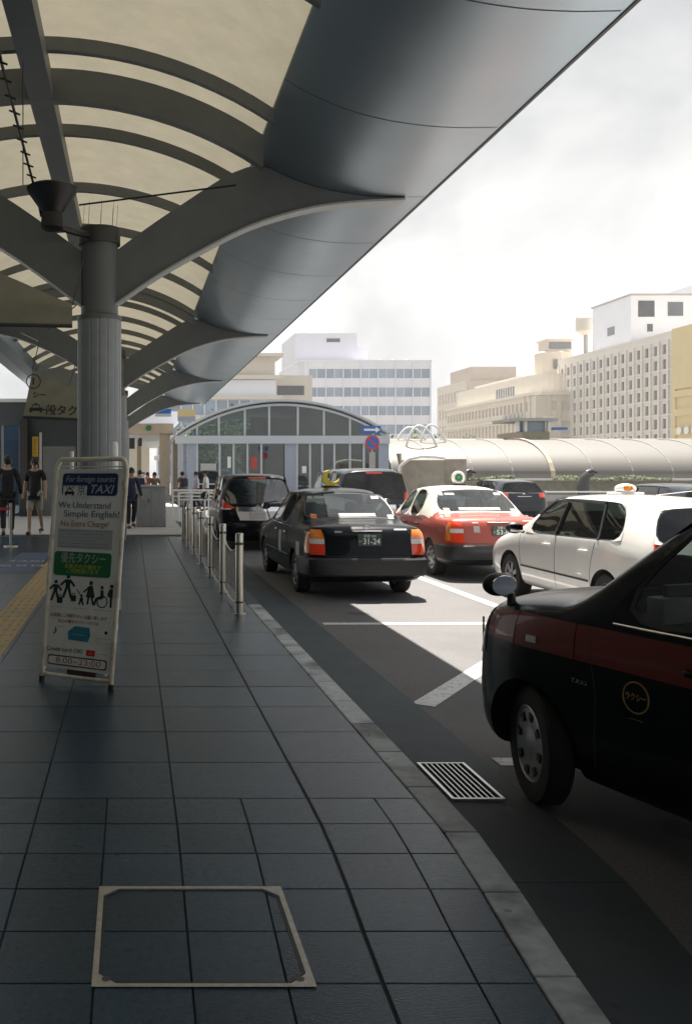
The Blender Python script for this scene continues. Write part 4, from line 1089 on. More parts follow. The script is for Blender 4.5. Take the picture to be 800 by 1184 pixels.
plate(ww, (0, end_hit(wag_bvh, 0, .78, -1).y-.02, .76), -1, '京都 501', '12-40') if 0 else None
h = top_hit(wag_bvh, 0, -.05)
lp = empty('roof_lamp', (-.0, -.1, h.z-.004), 0, ww)
obj('lamp_base', bx(-.20, .20, -.08, .08, 0, .03, .01), 'white', lp, smooth=True)
bm = BM(); ell(bm, (0, 0, .075), (.135, .08, .065), 24, 14); obj('lamp_shell', bm, 'white', lp, smooth='all')
bm = BM(); ell(bm, (0, -.012, .078), (.10, .074, .055), 24, 14); obj('lamp_face', bm, 'lampyellow', lp, smooth='all')
text('lettering', '個人', .07, 'signred', frame((0, -.090, .08), (1, 0, 0), (0, .1, 1)), lp, bold=.002)
h = top_hit(wag_bvh, -.5, 0); obj('roof_antenna', tube(BM(), [(.3, -.25, top_hit(wag_bvh, .3, -.25).z), (.75, -1.0, 1.62)], .004, 5), 'white', ww)

# dark navy wagon behind the red taxi
dn = car('taxi_wagon', 'dark navy estate taxi seen past the red taxi with lit tail lamp', 'taxi', (14.1, 33+2.25), 0); finish_wagon(dn, 'car_navy')
plate(dn, (0, end_hit(wag_bvh, 0, .72, -1).y-.02, .72), -1, '京都 500', '20-15') if 0 else None
rg = car('parked_wagon', 'dark grey estate car beyond the white taxi with silver window trim', 'car', (13.1, 22.6), 0); finish_wagon(rg, 'car_navy')
for s in (-1, 1): seamline('window_trim_bar', wag_bvh, 'side', s, [(.9, 1.02), (.42, 1.42)], 'chrome', rg, .012)

# ---- minivan
def van_st(h=1.85, hw=.90, L_=4.7):
    S_ = []; f = hw/.87; g = h/1.85; q = L_/4.7
    def a(y, x, z, **k): S_.append(dict(y=[v*q for v in y], x=[v*f for v in x], z=[z[0], z[1], z[2], z[3], z[4]*(.5+.5*g), z[5]*g if z[5] > 1.3 else z[5]], **k))
    a([-2.22, -2.34, -2.35, -2.30, -2.25, -2.10], [.70, .80, .84, .85, .83, .70], [.28, .34, .60, .85, 1.05, 1.76], cr=.035)
    a([-2.1, -2.15, -2.15, -2.12, -2.08, -1.92], [.74, .84, .865, .87, .85, .72], [.2, .28, .6, .85, 1.06, 1.80], cr=.04)
    a([-1.7, -1.7, -1.7, -1.7, -1.7, -1.66], [.74, .85, .87, .875, .855, .73], [.2, .28, .6, .85, 1.06, 1.81], cr=.045)
    a([-1.0, -1.0, -1.0, -1.0, -1.0, -1.0], [.74, .85, .87, .875, .855, .74], [.2, .28, .6, .85, 1.05, 1.815], cr=.045)
    a([0, 0, 0, 0, 0, 0], [.74, .85, .87, .875, .855, .74], [.2, .28, .6, .85, 1.04, 1.815], cr=.045)
    a([1.1, 1.1, 1.1, 1.1, 1.25, .75], [.74, .85, .87, .87, .85, .72], [.2, .28, .6, .85, 1.03, 1.78], cr=.045)
    a([1.5, 1.5, 1.5, 1.5, 1.6, 1.62], [.74, .85, .87, .87, .84, .76], [.2, .28, .6, .82, 1.02, 1.12], cr=.04, bow=.12)
    a([2.0, 2.0, 2.0, 2.0, 2.0, 1.98], [.72, .84, .86, .85, .81, .72], [.2, .28, .58, .8, .95, 1.02], cr=.04, bow=.08)
    a([2.22, 2.32, 2.34, 2.28, 2.24, 2.2], [.64, .76, .80, .79, .76, .66], [.28, .32, .52, .72, .84, .90], cr=.03, bow=.05)
    return S_
def finish_van(root, paint, bmx, B, q=1, g=1, style=0):
    split(bmx, 'van', {0: paint, 1: 'glass_car', 2: 'glass_car', 3: 'glass_dark' if style else 'glass_rear', 4: 'black', 5: 'liner', 6: 'glass_dark'}, root)
    for s in (-1, 1):
        for pts in ([(0, .32), (0, 1.0)], [(-1.0, .34), (-1.0, 1.0)], [(1.2, .4), (1.2, 1.0)]): seamline('door_seam', B, 'side', s, pts, 'seam', root, .004)
        tl = empty('tail_light', (0, 0, 0), 0, root)
        if style: patch('red_lens', B, 'end', -1, [(s*.68, .95), (s*.84, .95), (s*.80, 1.30), (s*.72, 1.30)], 'redlens', tl, .014)
        else: patch('red_lens', B, 'end', -1, [(s*.50, 1.02*g), (s*.83, 1.02*g), (s*.80, 1.28*g), (s*.72, 1.16*g)], 'redlens', tl, .014)
        patch('clear_lens', B, 'end', -1, [(s*.60, .94), (s*.82, .94), (s*.82, 1.0), (s*.56, 1.0)], 'clear', tl, .012)
        make_wheel(root, s*.76, -1.38*q, .315, s); make_wheel(root, s*.76, 1.45*q, .315, s)
        mr = empty('door_mirror', (s*.88, 1.1*q, 1.12), 0, root)
        bm = BM(); ell(bm, (s*.12, 0, .05), (.11, .07, .10)); obj('housing', bm, 'black', mr, smooth='all')
        obj('mirror_glass', bx(s*.12-.07, s*.12+.07, -.074, -.066, -.02, .12), 'mirror', mr)
    bm = obj('chrome_garnish', None or patchbm(B, [(-.48, .90), (.48, .90), (.48, 1.0), (-.48, 1.0)], .014), 'chrome', root, smooth=True)
    patch('plate_recess', B, 'end', -1, [(-.40, .70), (.40, .70), (.48, .90), (-.48, .90)], 'clear', root, .006)
    h = end_hit(B, 0, .8, -1); obj('licence_plate', bx(-.17, .17, h.y-.02, h.y-.008, .71, .87), 'offwhite' if not style else 'plate_green', root)
    h0 = end_hit(B, .0, 1.12*g, -1); h1 = end_hit(B, .45, 1.2*g, -1); obj('rear_wiper', tube(BM(), [(0, h0.y-.025, 1.12*g), (.45, h1.y-.025, 1.2*g)], .012, 6), 'black', root)
    z = 1.74*g; h = end_hit(B, 0, z, -1); obj('stop_lamp', bx(-.2, .2, h.y-.03, h.y+.02, z-.02, z+.02, .006), 'redlens', root)
    h = end_hit(B, 0, 1.03, -1); obj('emblem', lathe(BM(), [(.06, h.y-.02), (.06, h.y)], 20, 'Y', (0, 0, 1.05*g)), 'chrome', root)
    seats(root, (-1.5*q, -.6*q, .3), .62); cabin_floor(root, .8, -2.0*q, 1.3*q, .5)
    obj('dashboard', box(BM(), -.74, .74, 1.0*q, 1.3*q, .7, 1.04, .05), 'dash', root, smooth=True)
def patchbm(B, quad, e):
    q = [Vector((*c, 0)) for c in quad]; bm = BM(); n = 6; up = []; lo = []
    for i in range(n+1):
        for j in range(n+1):
            p = q[0].lerp(q[1], i/n).lerp(q[3].lerp(q[2], i/n), j/n); h = end_hit(B, p.x, p.y, -1); up.append(bm.verts.new((h.x, h.y-e, h.z)))
    for i in range(n):
        for j in range(n): bm.faces.new((up[i*(n+1)+j], up[(i+1)*(n+1)+j], up[(i+1)*(n+1)+j+1], up[i*(n+1)+j+1]))
    return bm
vb1, vv1 = carmesh('minivan', van_st(1.74, .85, 4.3), [[2], [3], [4]], {'front': [5]}, True, (-1.38*4.3/4.7, 1.45*4.3/4.7), .35, bulge=(.08, .12), dark_side=([2], [3]))
v1 = car('minivan_taxi', 'tall black minivan with chrome garnish parked ahead of the black sedan taxi', 'minivan', (2.86, 20.6+2.15), radians(-1)); finish_van(v1, 'car_black', vb1, vv1, 4.3/4.7, .95)
vb2, vv2 = carmesh('minivan', van_st(1.88, .90, 4.8), [[2], [3], [4]], {'front': [5]}, True, (-1.38*4.8/4.7, 1.45*4.8/4.7), .35, bulge=(.08, .12), dark_side=([2], [3]))
v2 = car('minivan_taxi', 'tall dark minivan behind the black sedan taxi with red stop lamp', 'minivan', (5.85, 22.0+2.4), 0); finish_van(v2, 'car_navy', vb2, vv2, 4.8/4.7, 1.01, 1)

# ---- boxy hackney style taxi at the right edge
def jpn_st():
    S_ = []
    def a(y, x, z, **k): S_.append(dict(y=y, x=x, z=z, **k))
    a([-2.1, -2.18, -2.19, -2.15, -2.10, -1.92], [.68, .79, .82, .83, .81, .64], [.26, .32, .58, .86, 1.04, 1.62], cr=.04)
    a([-1.95, -1.98, -1.98, -1.95, -1.92, -1.72], [.72, .83, .85, .85, .835, .66], [.2, .28, .58, .86, 1.04, 1.67], cr=.045)
    a([-1.5, -1.5, -1.5, -1.5, -1.5, -1.42], [.74, .84, .855, .855, .84, .67], [.2, .28, .58, .86, 1.04, 1.69], cr=.05)
    a([-.55, -.55, -.55, -.55, -.55, -.52], [.74, .84, .855, .855, .84, .67], [.2, .28, .58, .86, 1.04, 1.705], cr=.05)
    a([.10, .10, .10, .10, .08, .05], [.74, .84, .855, .855, .84, .66], [.2, .28, .58, .86, 1.04, 1.70], cr=.05)
    a([.82, .82, .82, .82, .94, .36], [.74, .84, .855, .855, .84, .64], [.2, .28, .58, .86, 1.04, 1.68], cr=.05)
    a([1.04, 1.04, 1.04, 1.04, 1.07, 1.06], [.74, .84, .855, .855, .84, .765], [.2, .28, .58, .86, 1.04, 1.125], cr=.04, bow=.1)
    a([1.20, 1.20, 1.20, 1.20, 1.20, 1.20], [.74, .84, .855, .855, .835, .75], [.2, .28, .58, .86, 1.04, 1.11], cr=.04, bow=.1)
    a([1.45, 1.45, 1.45, 1.45, 1.45, 1.45], [.74, .84, .85, .85, .82, .72], [.2, .28, .58, .86, 1.02, 1.09], cr=.04, bow=.08)
    a([1.78, 1.80, 1.80, 1.80, 1.78, 1.76], [.68, .77, .79, .785, .76, .67], [.2, .28, .56, .80, .98, 1.05], cr=.04, bow=.1)
    a([1.94, 2.00, 2.02, 1.99, 1.95, 1.92], [.48, .58, .60, .59, .56, .50], [.26, .30, .52, .76, .93, 1.0], cr=.03, bow=.08)
    return S_
jb, jv = carmesh('cab', jpn_st(), [[1], [2, 3], [4]], {'front': [5]}, True, (-1.40, 1.35), .36, bulge=(.08, .12), ins=.035)
TH = radians(18)
# front-left wheel face should stand at (2.13, 5.0)
u_ = Vector((-sin(TH), cos(TH))); r2 = Vector((cos(TH), sin(TH)))
cx = 2.17+r2.x*.80-u_.x*1.35; cy = 4.98+r2.y*.80-u_.y*1.35
jt = car('boxy_taxi', 'black boxy taxi with brown-red side stripe and round door emblem at right edge', 'taxi', (cx, cy), TH)
jp = split(jb, 'cab', {0: 'car_black', 1: 'glass_cab', 2: 'glass_cab', 3: 'glass_rear', 4: 'black', 5: 'liner', 6: 'glass_cab'}, jt)
B = jv
for s in (-1, 1):
    # stripe in pieces that follow the shoulder
    ys_ = [1.75, 1.45, 1.0, .12, -.9, -1.7]
    for i in range(5):
        a_, b_ = ys_[i]-(.004 if i else 0), ys_[i+1]+.004
        zt = lambda y: 1.03 if y < 1.4 else 1.03-.02*(y-1.4)/.4
        patch('stripe', B, 'side', s, [(a_, .85), (b_, .85), (b_, zt(b_)), (a_, zt(a_))], 'stripe', jt, .0025, 12)
    for pts in ([(.88, .34), (.86, .7), (.92, 1.03)], [(.13, .34), (.13, 1.0)], [(-.9, .34), (-.9, 1.0)]): seamline('door_seam', B, 'side', s, pts, 'seam', jt, .004)
    seamline('window_sill_trim', B, 'side', s, [(.78, 1.065), (.10, 1.065), (-1.4, 1.07)], 'chrome', jt, .006)
    for yy in (.25, -.78):
        h = side_hit(B, yy, .92, s); c0 = (h.x-.01, h.x+.035) if s > 0 else (h.x-.035, h.x+.01)
        obj('door_handle', box(BM(), *c0, yy-.1, yy+.1, .90, .935, .01), 'car_black', jt, smooth=True)
    patch('headlight', B, 'end', 1, [(s*.52, .76), (s*.66, .76), (s*.64, .95), (s*.52, .95)], 'clear', jt, .012)
    patch('headlight_side', B, 'side', s, [(1.92, .72), (1.77, .74), (1.77, 1.0), (1.86, 1.0)], 'clear', jt, .01)
    tl = empty('tail_light', (0, 0, 0), 0, jt); patch('red_lens', B, 'end', -1, [(s*.62, .9), (s*.79, .9), (s*.74, 1.2), (s*.64, 1.2)], 'redlens', tl, .014)
    # fender mirror
    h = top_hit(B, s*.70, 1.62); mr = empty('fender_mirror', (h.x, h.y, h.z), 0, jt)
    bm = BM(); tube(bm, [(0, 0, -.03), (s*.01, 0, .05), (s*.05, .0, .07)], [.03, .022, .02], 10); obj('stalk', bm, 'black', mr, smooth=True)
    bm = BM(); ell(bm, (s*.07, .03, .105), (.105, .055, .068), 24, 14); obj('housing', bm, 'black', mr, smooth='all')
    bm = BM(); lathe(bm, [(.082, -.026), (.085, -.020)], 28, 'Y', (0, 0, 0))
    for v in bm.verts: v.co.z = v.co.z*.66+.105; v.co.x += s*.075
    obj('mirror_glass', bm, 'mirror', mr)
    make_wheel(jt, s*.745, 1.35, .315, s, radians(-22), w=.13); make_wheel(jt, s*.745, -1.40, .315, s, w=.18)
bm = BM(); h = side_hit(B, 1.78, .5, -1); tube(bm, [(-.655, 1.92, .62), (-.655, 1.92, .92)], .006, 6); obj('corner_pole', bm, 'black', jt)
# door emblem
h = side_hit(B, .62, .745, -1)
bm = BM(); tube(bm, [Vector((side_hit(B, .62+.072*cos(2*pi*k/32), .745+.072*sin(2*pi*k/32), -1).x-.003, .62+.072*cos(2*pi*k/32), .745+.072*sin(2*pi*k/32))) for k in range(32)], .004, 6, closed=True)
gold = mat('dull_gold', (.34, .22, .07), .4); M['gold'] = gold
emb = obj('door_emblem', bm, 'gold', jt)
text('lettering', 'ラクシー', .04, 'gold', frame((h.x-.004, .62, .745), (0, -1, 0), (0, 0, 1)), emb, width=.115, bold=.001)
text('lettering', '-–—-', .03, 'chrome', frame((side_hit(B, .62, .645, -1).x-.004, .62, .645), (0, -1, 0), (0, 0, 1)), emb, width=.08)
text('badge', 'TAXI', .035, 'chrome', frame((side_hit(B, .96, .745, -1).x-.006, .96, .745), (0, -1, 0), (0, 0, 1)), jt, width=.10)
h = side_hit(B, 1.25, .86, -1); patch('side_marker', B, 'side', -1, [(1.34, .885), (1.27, .885), (1.27, .92), (1.34, .92)], 'clear', jt, .012, 3)
seats(jt, (-1.0, .05), .58); cabin_floor(jt, .79, -1.9, 1.1, .45)
obj('dashboard', box(BM(), -.74, .74, .75, 1.12, .65, 1.05, .06), 'dash', jt, smooth=True)
bm = BM(); tube(bm, [(.36+.19*cos(2*pi*k/24), .52-.08*sin(2*pi*k/24), .95+.17*sin(2*pi*k/24)) for k in range(24)], .015, 8, closed=True); tube(bm, [(.36, .52, .95), (.36, .8, .9)], .03, 8); tube(bm, [(.18, .52, .95), (.54, .52, .95)], .012, 6); obj('steering_wheel', bm, 'black', jt)
dv = empty('fare_meter', (-.42, .78, 1.05), 0, jt)
obj('meter_box', box(BM(), -.15, .12, -.05, .05, 0, .13, .012), 'cabinet', dv, smooth=True); obj('card_holder', box(BM(), -.10, .10, -.03, .0, .13, .19, .004), 'black', dv)
obj('display_frame', box(BM(), .13, .20, -.06, .03, .0, .15, .012), 'clear', dv, smooth=True); obj('display', box(BM(), .142, .188, -.067, -.06, .015, .135), 'black', dv)

# ------------------------------------------------------------------ buildings
def facade(root, p0, p1, z0, z1, xsplit, zsplit, wallm, winm, rec=.25, thick=.06, maxwin=90, cnt=None, wname='window', fins=None):
    """wall from p0 to p1 (x,y); windows at u intervals xsplit [(a,b)], v intervals zsplit [(c,d)]; outward = left of p0->p1 turned"""
    p0 = Vector((*p0, 0)); p1 = Vector((*p1, 0)); ux_ = (p1-p0).normalized(); W_ = (p1-p0).length; n_ = Vector((ux_.y, -ux_.x, 0))
    ro = root.location
    def Q(u, z, d=0): return p0+ux_*u-n_*d+Vector((0, 0, z))-Vector(ro)
    bm = BM(); us = sorted({0, W_}|{q for a in xsplit for q in a}); zs = sorted({z0, z1}|{q for a in zsplit for q in a})
    ws = {(a[0], c[0]) for a in xsplit for c in zsplit}
    for i in range(len(us)-1):
        for j in range(len(zs)-1):
            if (us[i], zs[j]) in ws and (us[i], us[i+1]) in xsplit and (zs[j], zs[j+1]) in zsplit:
                a, b, c, d = us[i], us[i+1], zs[j], zs[j+1]
                sheet(bm, [Q(a, c), Q(a, d), Q(a, d, rec), Q(a, c, rec)]); sheet(bm, [Q(b, c), Q(b, c, rec), Q(b, d, rec), Q(b, d)])
                sheet(bm, [Q(a, c), Q(a, c, rec), Q(b, c, rec), Q(b, c)]); sheet(bm, [Q(a, d), Q(b, d), Q(b, d, rec), Q(a, d, rec)])
            else: sheet(bm, [Q(us[i], zs[j]), Q(us[i+1], zs[j]), Q(us[i+1], zs[j+1]), Q(us[i], zs[j+1])])
    obj('facade', bm, wallm, root)
    cnt = cnt if cnt is not None else [0]; rest = BM(); nrest = 0
    proto = {}
    for (a, b) in xsplit:
        for (c, d) in zsplit:
            if cnt[0] < maxwin:
                key = (round(b-a, 3), round(d-c, 3))
                if key not in proto:
                    bm = BM(); prism(bm, [(0, 0, 0), (b-a, 0, 0), (b-a, 0, d-c), (0, 0, d-c)], (0, thick, 0))
                    proto[key] = obj(wname, bm, winm, root); o = proto[key]
                else: o = proto[key].copy(); COL.objects.link(o); o.parent = root
                q = Q(a, c, rec); o.location = q; o.rotation_euler = (0, 0, atan2(ux_.y, ux_.x)); cnt[0] += 1
            else:
                prism(rest, [Q(a, c, rec), Q(b, c, rec), Q(b, d, rec), Q(a, d, rec)], -n_*thick); nrest += 1
    if nrest: tag(obj(wname, rest, winm, root), kind='stuff')
    else: rest.free()
def even(W_, n, wfrac, m0=.0, m1=None):
    m1 = m0 if m1 is None else m1; p = (W_-m0-m1)/n; return [(m0+p*i+p*(1-wfrac)/2, m0+p*i+p*(1+wfrac)/2) for i in range(n)]
def wallbox(name, root, x0, x1, y0, y1, z0, z1, m): 
    l = root.location; return obj(name, bx(x0-l.x, x1-l.x, y0-l.y, y1-l.y, z0-l.z, z1-l.z), m, root)
def bld(name, loc, label): r_ = empty(name, (loc[0], loc[1], 0)); tag(r_, label, 'building'); return r_
E = .35
# F : cream grid office
r_ = bld('office_building', (109, 208), 'long cream office block covered in a grid of small recessed windows')
FX0, FY0, FY1, FZ = 109.0, 183.0, 234.5, 29.6
wallbox('block', r_, FX0+E, 140, FY0+E, FY1, -.5, FZ-.02, 'grid_wall')
Wf = FY1-FY0; cnt = [0]
facade(r_, (FX0, FY1), (FX0, FY0), -.5, FZ, even(Wf, 16, .40, .3), [(FZ-3.9-3.05*i, FZ-1.9-3.05*i) for i in range(9)], 'grid_wall', 'bwin', rec=.34, cnt=cnt)
facade(r_, (FX0, FY0), (140, FY0), -.5, FZ, [], [], 'grid_wall', 'bwin')
bm = BM()
for i in range(17):
    yy = FY0+.3+(Wf-.6)/16*i; box(bm, FX0-.35-109, FX0-109, yy-.35-208, yy+.35-208, 0, FZ-1.2)
obj('vertical_fin', bm, 'grid_wall', r_)
bm = BM()
for i in range(9): box(bm, FX0-.22-109, FX0-109-.002, FY0-208, FY1-208, FZ-4.35-3.05*i, FZ-4.05-3.05*i)
obj('sill_band', bm, 'grid_wall', r_)
# H rooftop block
wallbox('rooftop_block', r_, 111.4, 127, 205, 222, FZ, 41.0, 'white_wall')
for (a, b, c, d) in ((113, 116.6, 36.2, 39.8), (119.6, 123, 36.4, 39.5)):
    wallbox('rooftop_louvre', r_, a, b, 204.88, 205, c, d, 'bwin')
wallbox('rooftop_louvre', r_, 115.0, 116.2, 204.88, 205, 32.9, 34.6, 'bwin'); wallbox('rooftop_louvre', r_, 111.28, 111.4, 212, 215, 33.3, 35.2, 'bwin')
wallbox('roof_slab', r_, 111.1, 127.2, 204.6, 222.3, 41.0, 41.35, 'concrete')
wallbox('rooftop_stair', r_, 127.2, 140, 204, 222, FZ, 44.0, 'grey_wall')
wallbox('rooftop_railing', r_, 110, 127, 203.2, 203.3, FZ, FZ+1.2, 'grey_wall')
wallbox('parapet', r_, FX0-.1, 140, FY0-.1, FY1, FZ, FZ+.5, 'grid_wall')
bm = BM(); lathe(bm, [(.5, 0), (.5, 6.4)], 12); 
dp = obj('mast', bm, 'concrete', r_, loc=(103.8-109+7.9, 226-208, FZ+.5)) 
bm = BM(); lathe(bm, [(1.0, 5.2), (2.3, 6.1), (2.3, 9.2), (2.1, 9.3)], 18); box(bm, -2.2, 2.2, -.3, .3, 9.3, 9.6); obj('water_tank', bm, 'beige_light', r_, loc=(103.8-109+7.9, 226-208, FZ+.5), smooth=True)
# G yellow
r_ = bld('yellow_building', (107.5, 165), 'yellow building with dark horizontal window bands at the right edge')
wallbox('block', r_, 107.5+E, 135, 150, 182.9, -.5, 29.98, 'yellow_wall')
facade(r_, (107.5, 182.9), (107.5, 150), -.5, 30, even(32.9, 5, .86, .6), [(16.3-3.75*i-2.3, 16.3-3.75*i) for i in range(4)]+[(17.6, 17.9)], 'yellow_wall', 'bwin', rec=.5)
sg_ = []
bm = BM()
for i in range(5): lathe(bm, [(.75, -.15), (.75, 0)], 18, 'X', (-.3, 14.8-i*2.4, 9.6))
obj('roof_sign_dot', bm, 'white', r_)
# E big beige
r_ = bld('beige_department_building', (100, 255), 'large beige building with long window bands and rounded corner')
EX, EY0, EY1, EZ = 100.0, 228.0, 292.0, 25.2
wallbox('block', r_, EX+.5, 112, EY0+.5, EY1, -.5, EZ-4.6, 'beige_wall')
We = EY1-EY0
facade(r_, (EX, EY1), (EX, EY0+6), -.5, EZ-4.5, even(We-6, 22, .66, .5), [(1.2, 6.5), (7.0, 14.2), (16.9, 19.2)], 'beige_wall', 'bwin', rec=.9, maxwin=70)
# rounded corner
bm = BM(); pts = []
for k in range(9):
    a = pi+pi/2*k/8; pts.append((EX+6+6*cos(a)-100, EY0+6+6*sin(a)-255))
for (a, b) in ((-.5, 1.2), (6.5, 7.0), (14.2, 16.9), (19.2, EZ-4.5)):
    obj('corner_band', prism(BM(), [(x, y, a) for x, y in pts]+[(EX+6-100, EY0+6-255, a)], (0, 0, b-a)), 'beige_wall', r_)
bm = BM()
for k in range(5):
    a = pi+pi/2*(k*2)/8; cx_, cy_ = EX+6+5.9*cos(a)-100, EY0+6+5.9*sin(a)-255; box(bm, cx_-.45, cx_+.45, cy_-.45, cy_+.45, -.5, EZ-4.6)
obj('corner_pier', bm, 'beige_wall', r_)
bm = BM(); prism(bm, [(EX+6+5.4*cos(pi+pi/2*k/8)-100, EY0+6+5.4*sin(pi+pi/2*k/8)-255, 0) for k in range(9)]+[(EX+6-100, EY0+6-255, 0)], (0, 0, EZ-5)); obj('corner_window', bm, 'bwin', r_)
facade(r_, (EX+6, EY0), (112, EY0), -.5, EZ-4.5, [(.6, 2.6), (3.4, 5.4)], [(1.2, 6.5), (7.0, 10.2), (11.0, 14.2), (16.9, 19.2)], 'beige_wall', 'bwin', rec=.6)
bm = BM(); prism(bm, [(x*1.0-.6*(1 if x < 3 else 0), y-(.6 if y < -22 else 0), EZ-4.5) for x, y in pts]+[(12, EY0-255-.6, EZ-4.5), (12, EY1-255, EZ-4.5), (-.6, EY1-255, EZ-4.5)], (0, 0, .7)); obj('cornice', bm, 'beige_light', r_)
bm = BM(); prism(bm, [(x-(.5 if x < 3 else 0), y-(.5 if y < -22 else 0), 14.8) for x, y in pts]+[(6, EY1-255, 14.8), (-.5, EY1-255, 14.8)], (0, 0, .5)); obj('ledge', bm, 'beige_light', r_)
bm = BM()
pts2 = [(2+7+7*cos(pi+pi/2*k/8), EY0+3+7+7*sin(pi+pi/2*k/8)-255) for k in range(9)]
prism(bm, [(x, y, EZ-4.5) for x, y in pts2]+[(40, EY0+3-255, EZ-4.5), (40, EY1-255-4, EZ-4.5), (2, EY1-255-4, EZ-4.5)], (0, 0, 5.6)); obj('upper_storey', bm, 'beige_light', r_)
for i in range(8): wallbox('upper_window', r_, 101.93, 102.0, 232+13+i*1.6, 233+13+i*1.6, 21.8, 24.4, 'bwin')
wallbox('roof_box', r_, 106, 130, 250, 284, EZ+1.1, EZ+2.6, 'beige_light')
text('rooftop_lettering', '中央郵便局', 1.7, 'concrete', frame((-.62, 12, 15.6), (0, -1, 0), (0, 0, 1)), r_) if 0 else None
for i in range(5): obj('wall_sign', bx(-.62, -.5, -21+i*2.6, -19.4+i*2.6, 15.5, 16.6), 'concrete', r_)
wallbox('awning', r_, 99.0, 100, 234, 285, 5.6, 6.4, 'signblue')
# rooftop turret
bm = BM(); lathe(bm, [(4.4, 0), (4.6, 6.5), (4.2, 6.9)], 12); box(bm, -2.6, 3.4, -3, 3, 6.9, 9.6); box(bm, -3.0, 3.8, -3.3, 3.3, 9.6, 10.0); obj('roof_turret', bm, 'beige_wall', r_, loc=(11.0, -13.0, EZ+1.0)); bm = BM(); box(bm, -2.5, 3.3, -3.1, -3.0, 7.4, 9.2); box(bm, -2, -1, -4.62, -4.5, 2, 4.5); box(bm, 1, 2, -4.62, -4.5, 2, 4.5); obj('turret_window', bm, 'bwin', r_, loc=(11.0, -13.0, EZ+1.0))
# D brown
r_ = bld('brown_building', (111, 320), 'small brown brick building with rows of narrow windows left of the beige building')
DZ = 32.0
wallbox('block', r_, 111+E, 128, 305+E, 334, -.5, DZ-.02, 'brown_wall')
facade(r_, (111, 334), (111, 305), -.5, DZ, even(29, 9, .42, 1.5, .5), [(DZ-3.0-5.6*i-3.4, DZ-3.0-5.6*i) for i in range(5)], 'beige_wall', 'bwin', rec=.4)  # left face paler: its sunlit tone is put into the wall colour
facade(r_, (111, 305), (128, 305), -.5, DZ, [], [], 'brown_wall', 'bwin')
wallbox('roof_block', r_, 113, 128, 306, 326, DZ, DZ+4.6, 'brown_wall')
# B white blue
r_ = bld('white_office_building', (51, 206), 'wide white office block with blue-grey ribbon windows behind the pavilion')
BX0, BX1, BY, BZ = 37.6, 65.2, 200.0, 25.6
wallbox('block', r_, BX0, BX1, BY+E, 226, -.5, BZ-.02, 'white_wall')
facade(r_, (BX0, BY), (BX1, BY), -.5, BZ, even(BX1-BX0, 14, .93, .8, .3), [(BZ-1.6-4.05*i-2.0, BZ-1.6-4.05*i) for i in range(6)], 'white_wall', 'bluewin', rec=.15, maxwin=84)
bm = BM()
for i in range(8): xx = BX0+.8+i*3.79; box(bm, xx-.11-51, xx+.11-51, BY-.28-206, BY-206-.002, 0, BZ)
obj('mullion', bm, 'white_wall', r_)
wallbox('corner_pier', r_, BX0-1.4, BX0, BY, 226, -.5, BZ-.02, 'grey_wall')
for i in range(5): wallbox('side_window', r_, BX0-1.5, BX0-1.4, 204, 205.2, 4+4.0*i, 6+4.0*i, 'bwin')
wallbox('parapet', r_, BX0-1.5, BX1+.1, BY-.1, 226, BZ, BZ+.35, 'white_wall')
wallbox('upper_block', r_, 36.2, 50, 204, 222, BZ+.35, 32.4, 'grey_wall'); wallbox('upper_annex', r_, 50, 52.6, 205, 222, BZ+.35, 29.4, 'grey_wall')
wallbox('upper_vent', r_, 43.2, 46.2, 203.9, 204, 30.4, 31.2, 'bwin')
bm = BM()
for i in range(10): box(bm, 54+i*1.0-51, 54.7+i*1.0-51, 3, 5, BZ+.35, BZ+1.0+.6*((i*7) % 3)/2)
obj('roof_plant', bm, 'grey_wall', r_)
# C left tiers
r_ = bld('terraced_building', (18, 155), 'terraced grey-blue glass building half hidden by the canopy edge')
wallbox('block', r_, 11.0, 23.4, 150.4, 170, -.5, 20.4, 'beige_light')
facade(r_, (4, 150), (23.5, 150), -.5, 16.2, even(19.5, 10, .9, .2), [(1+3.3*i, 3.4+3.3*i) for i in range(5)], 'white_wall', 'bluewin', rec=.2)
facade(r_, (8, 151), (23, 151), 16.2, 20.4, even(15, 7, .9, .2), [(17.2, 19.4)], 'white_wall', 'bluewin', rec=.2)
wallbox('roof_overhang', r_, 7, 24.6, 149, 170, 20.4, 20.9, 'beige_light'); wallbox('roof_top', r_, 9, 21, 152, 166, 20.9, 22.6, 'grey_wall')
for i in range(5): wallbox('balcony', r_, 3.6, 24.4, 149.2, 149.98, 3.5+3.3*i, 4.15+3.3*i, 'beige_light')
wallbox('rear_wing', r_, 23.6, 31.0, 158, 176, -.5, 18.2, 'beige_light')
for i in range(4): wallbox('wing_window', r_, 25, 29.6, 157.9, 158, 4+3.6*i, 5.6+3.6*i, 'bwin')

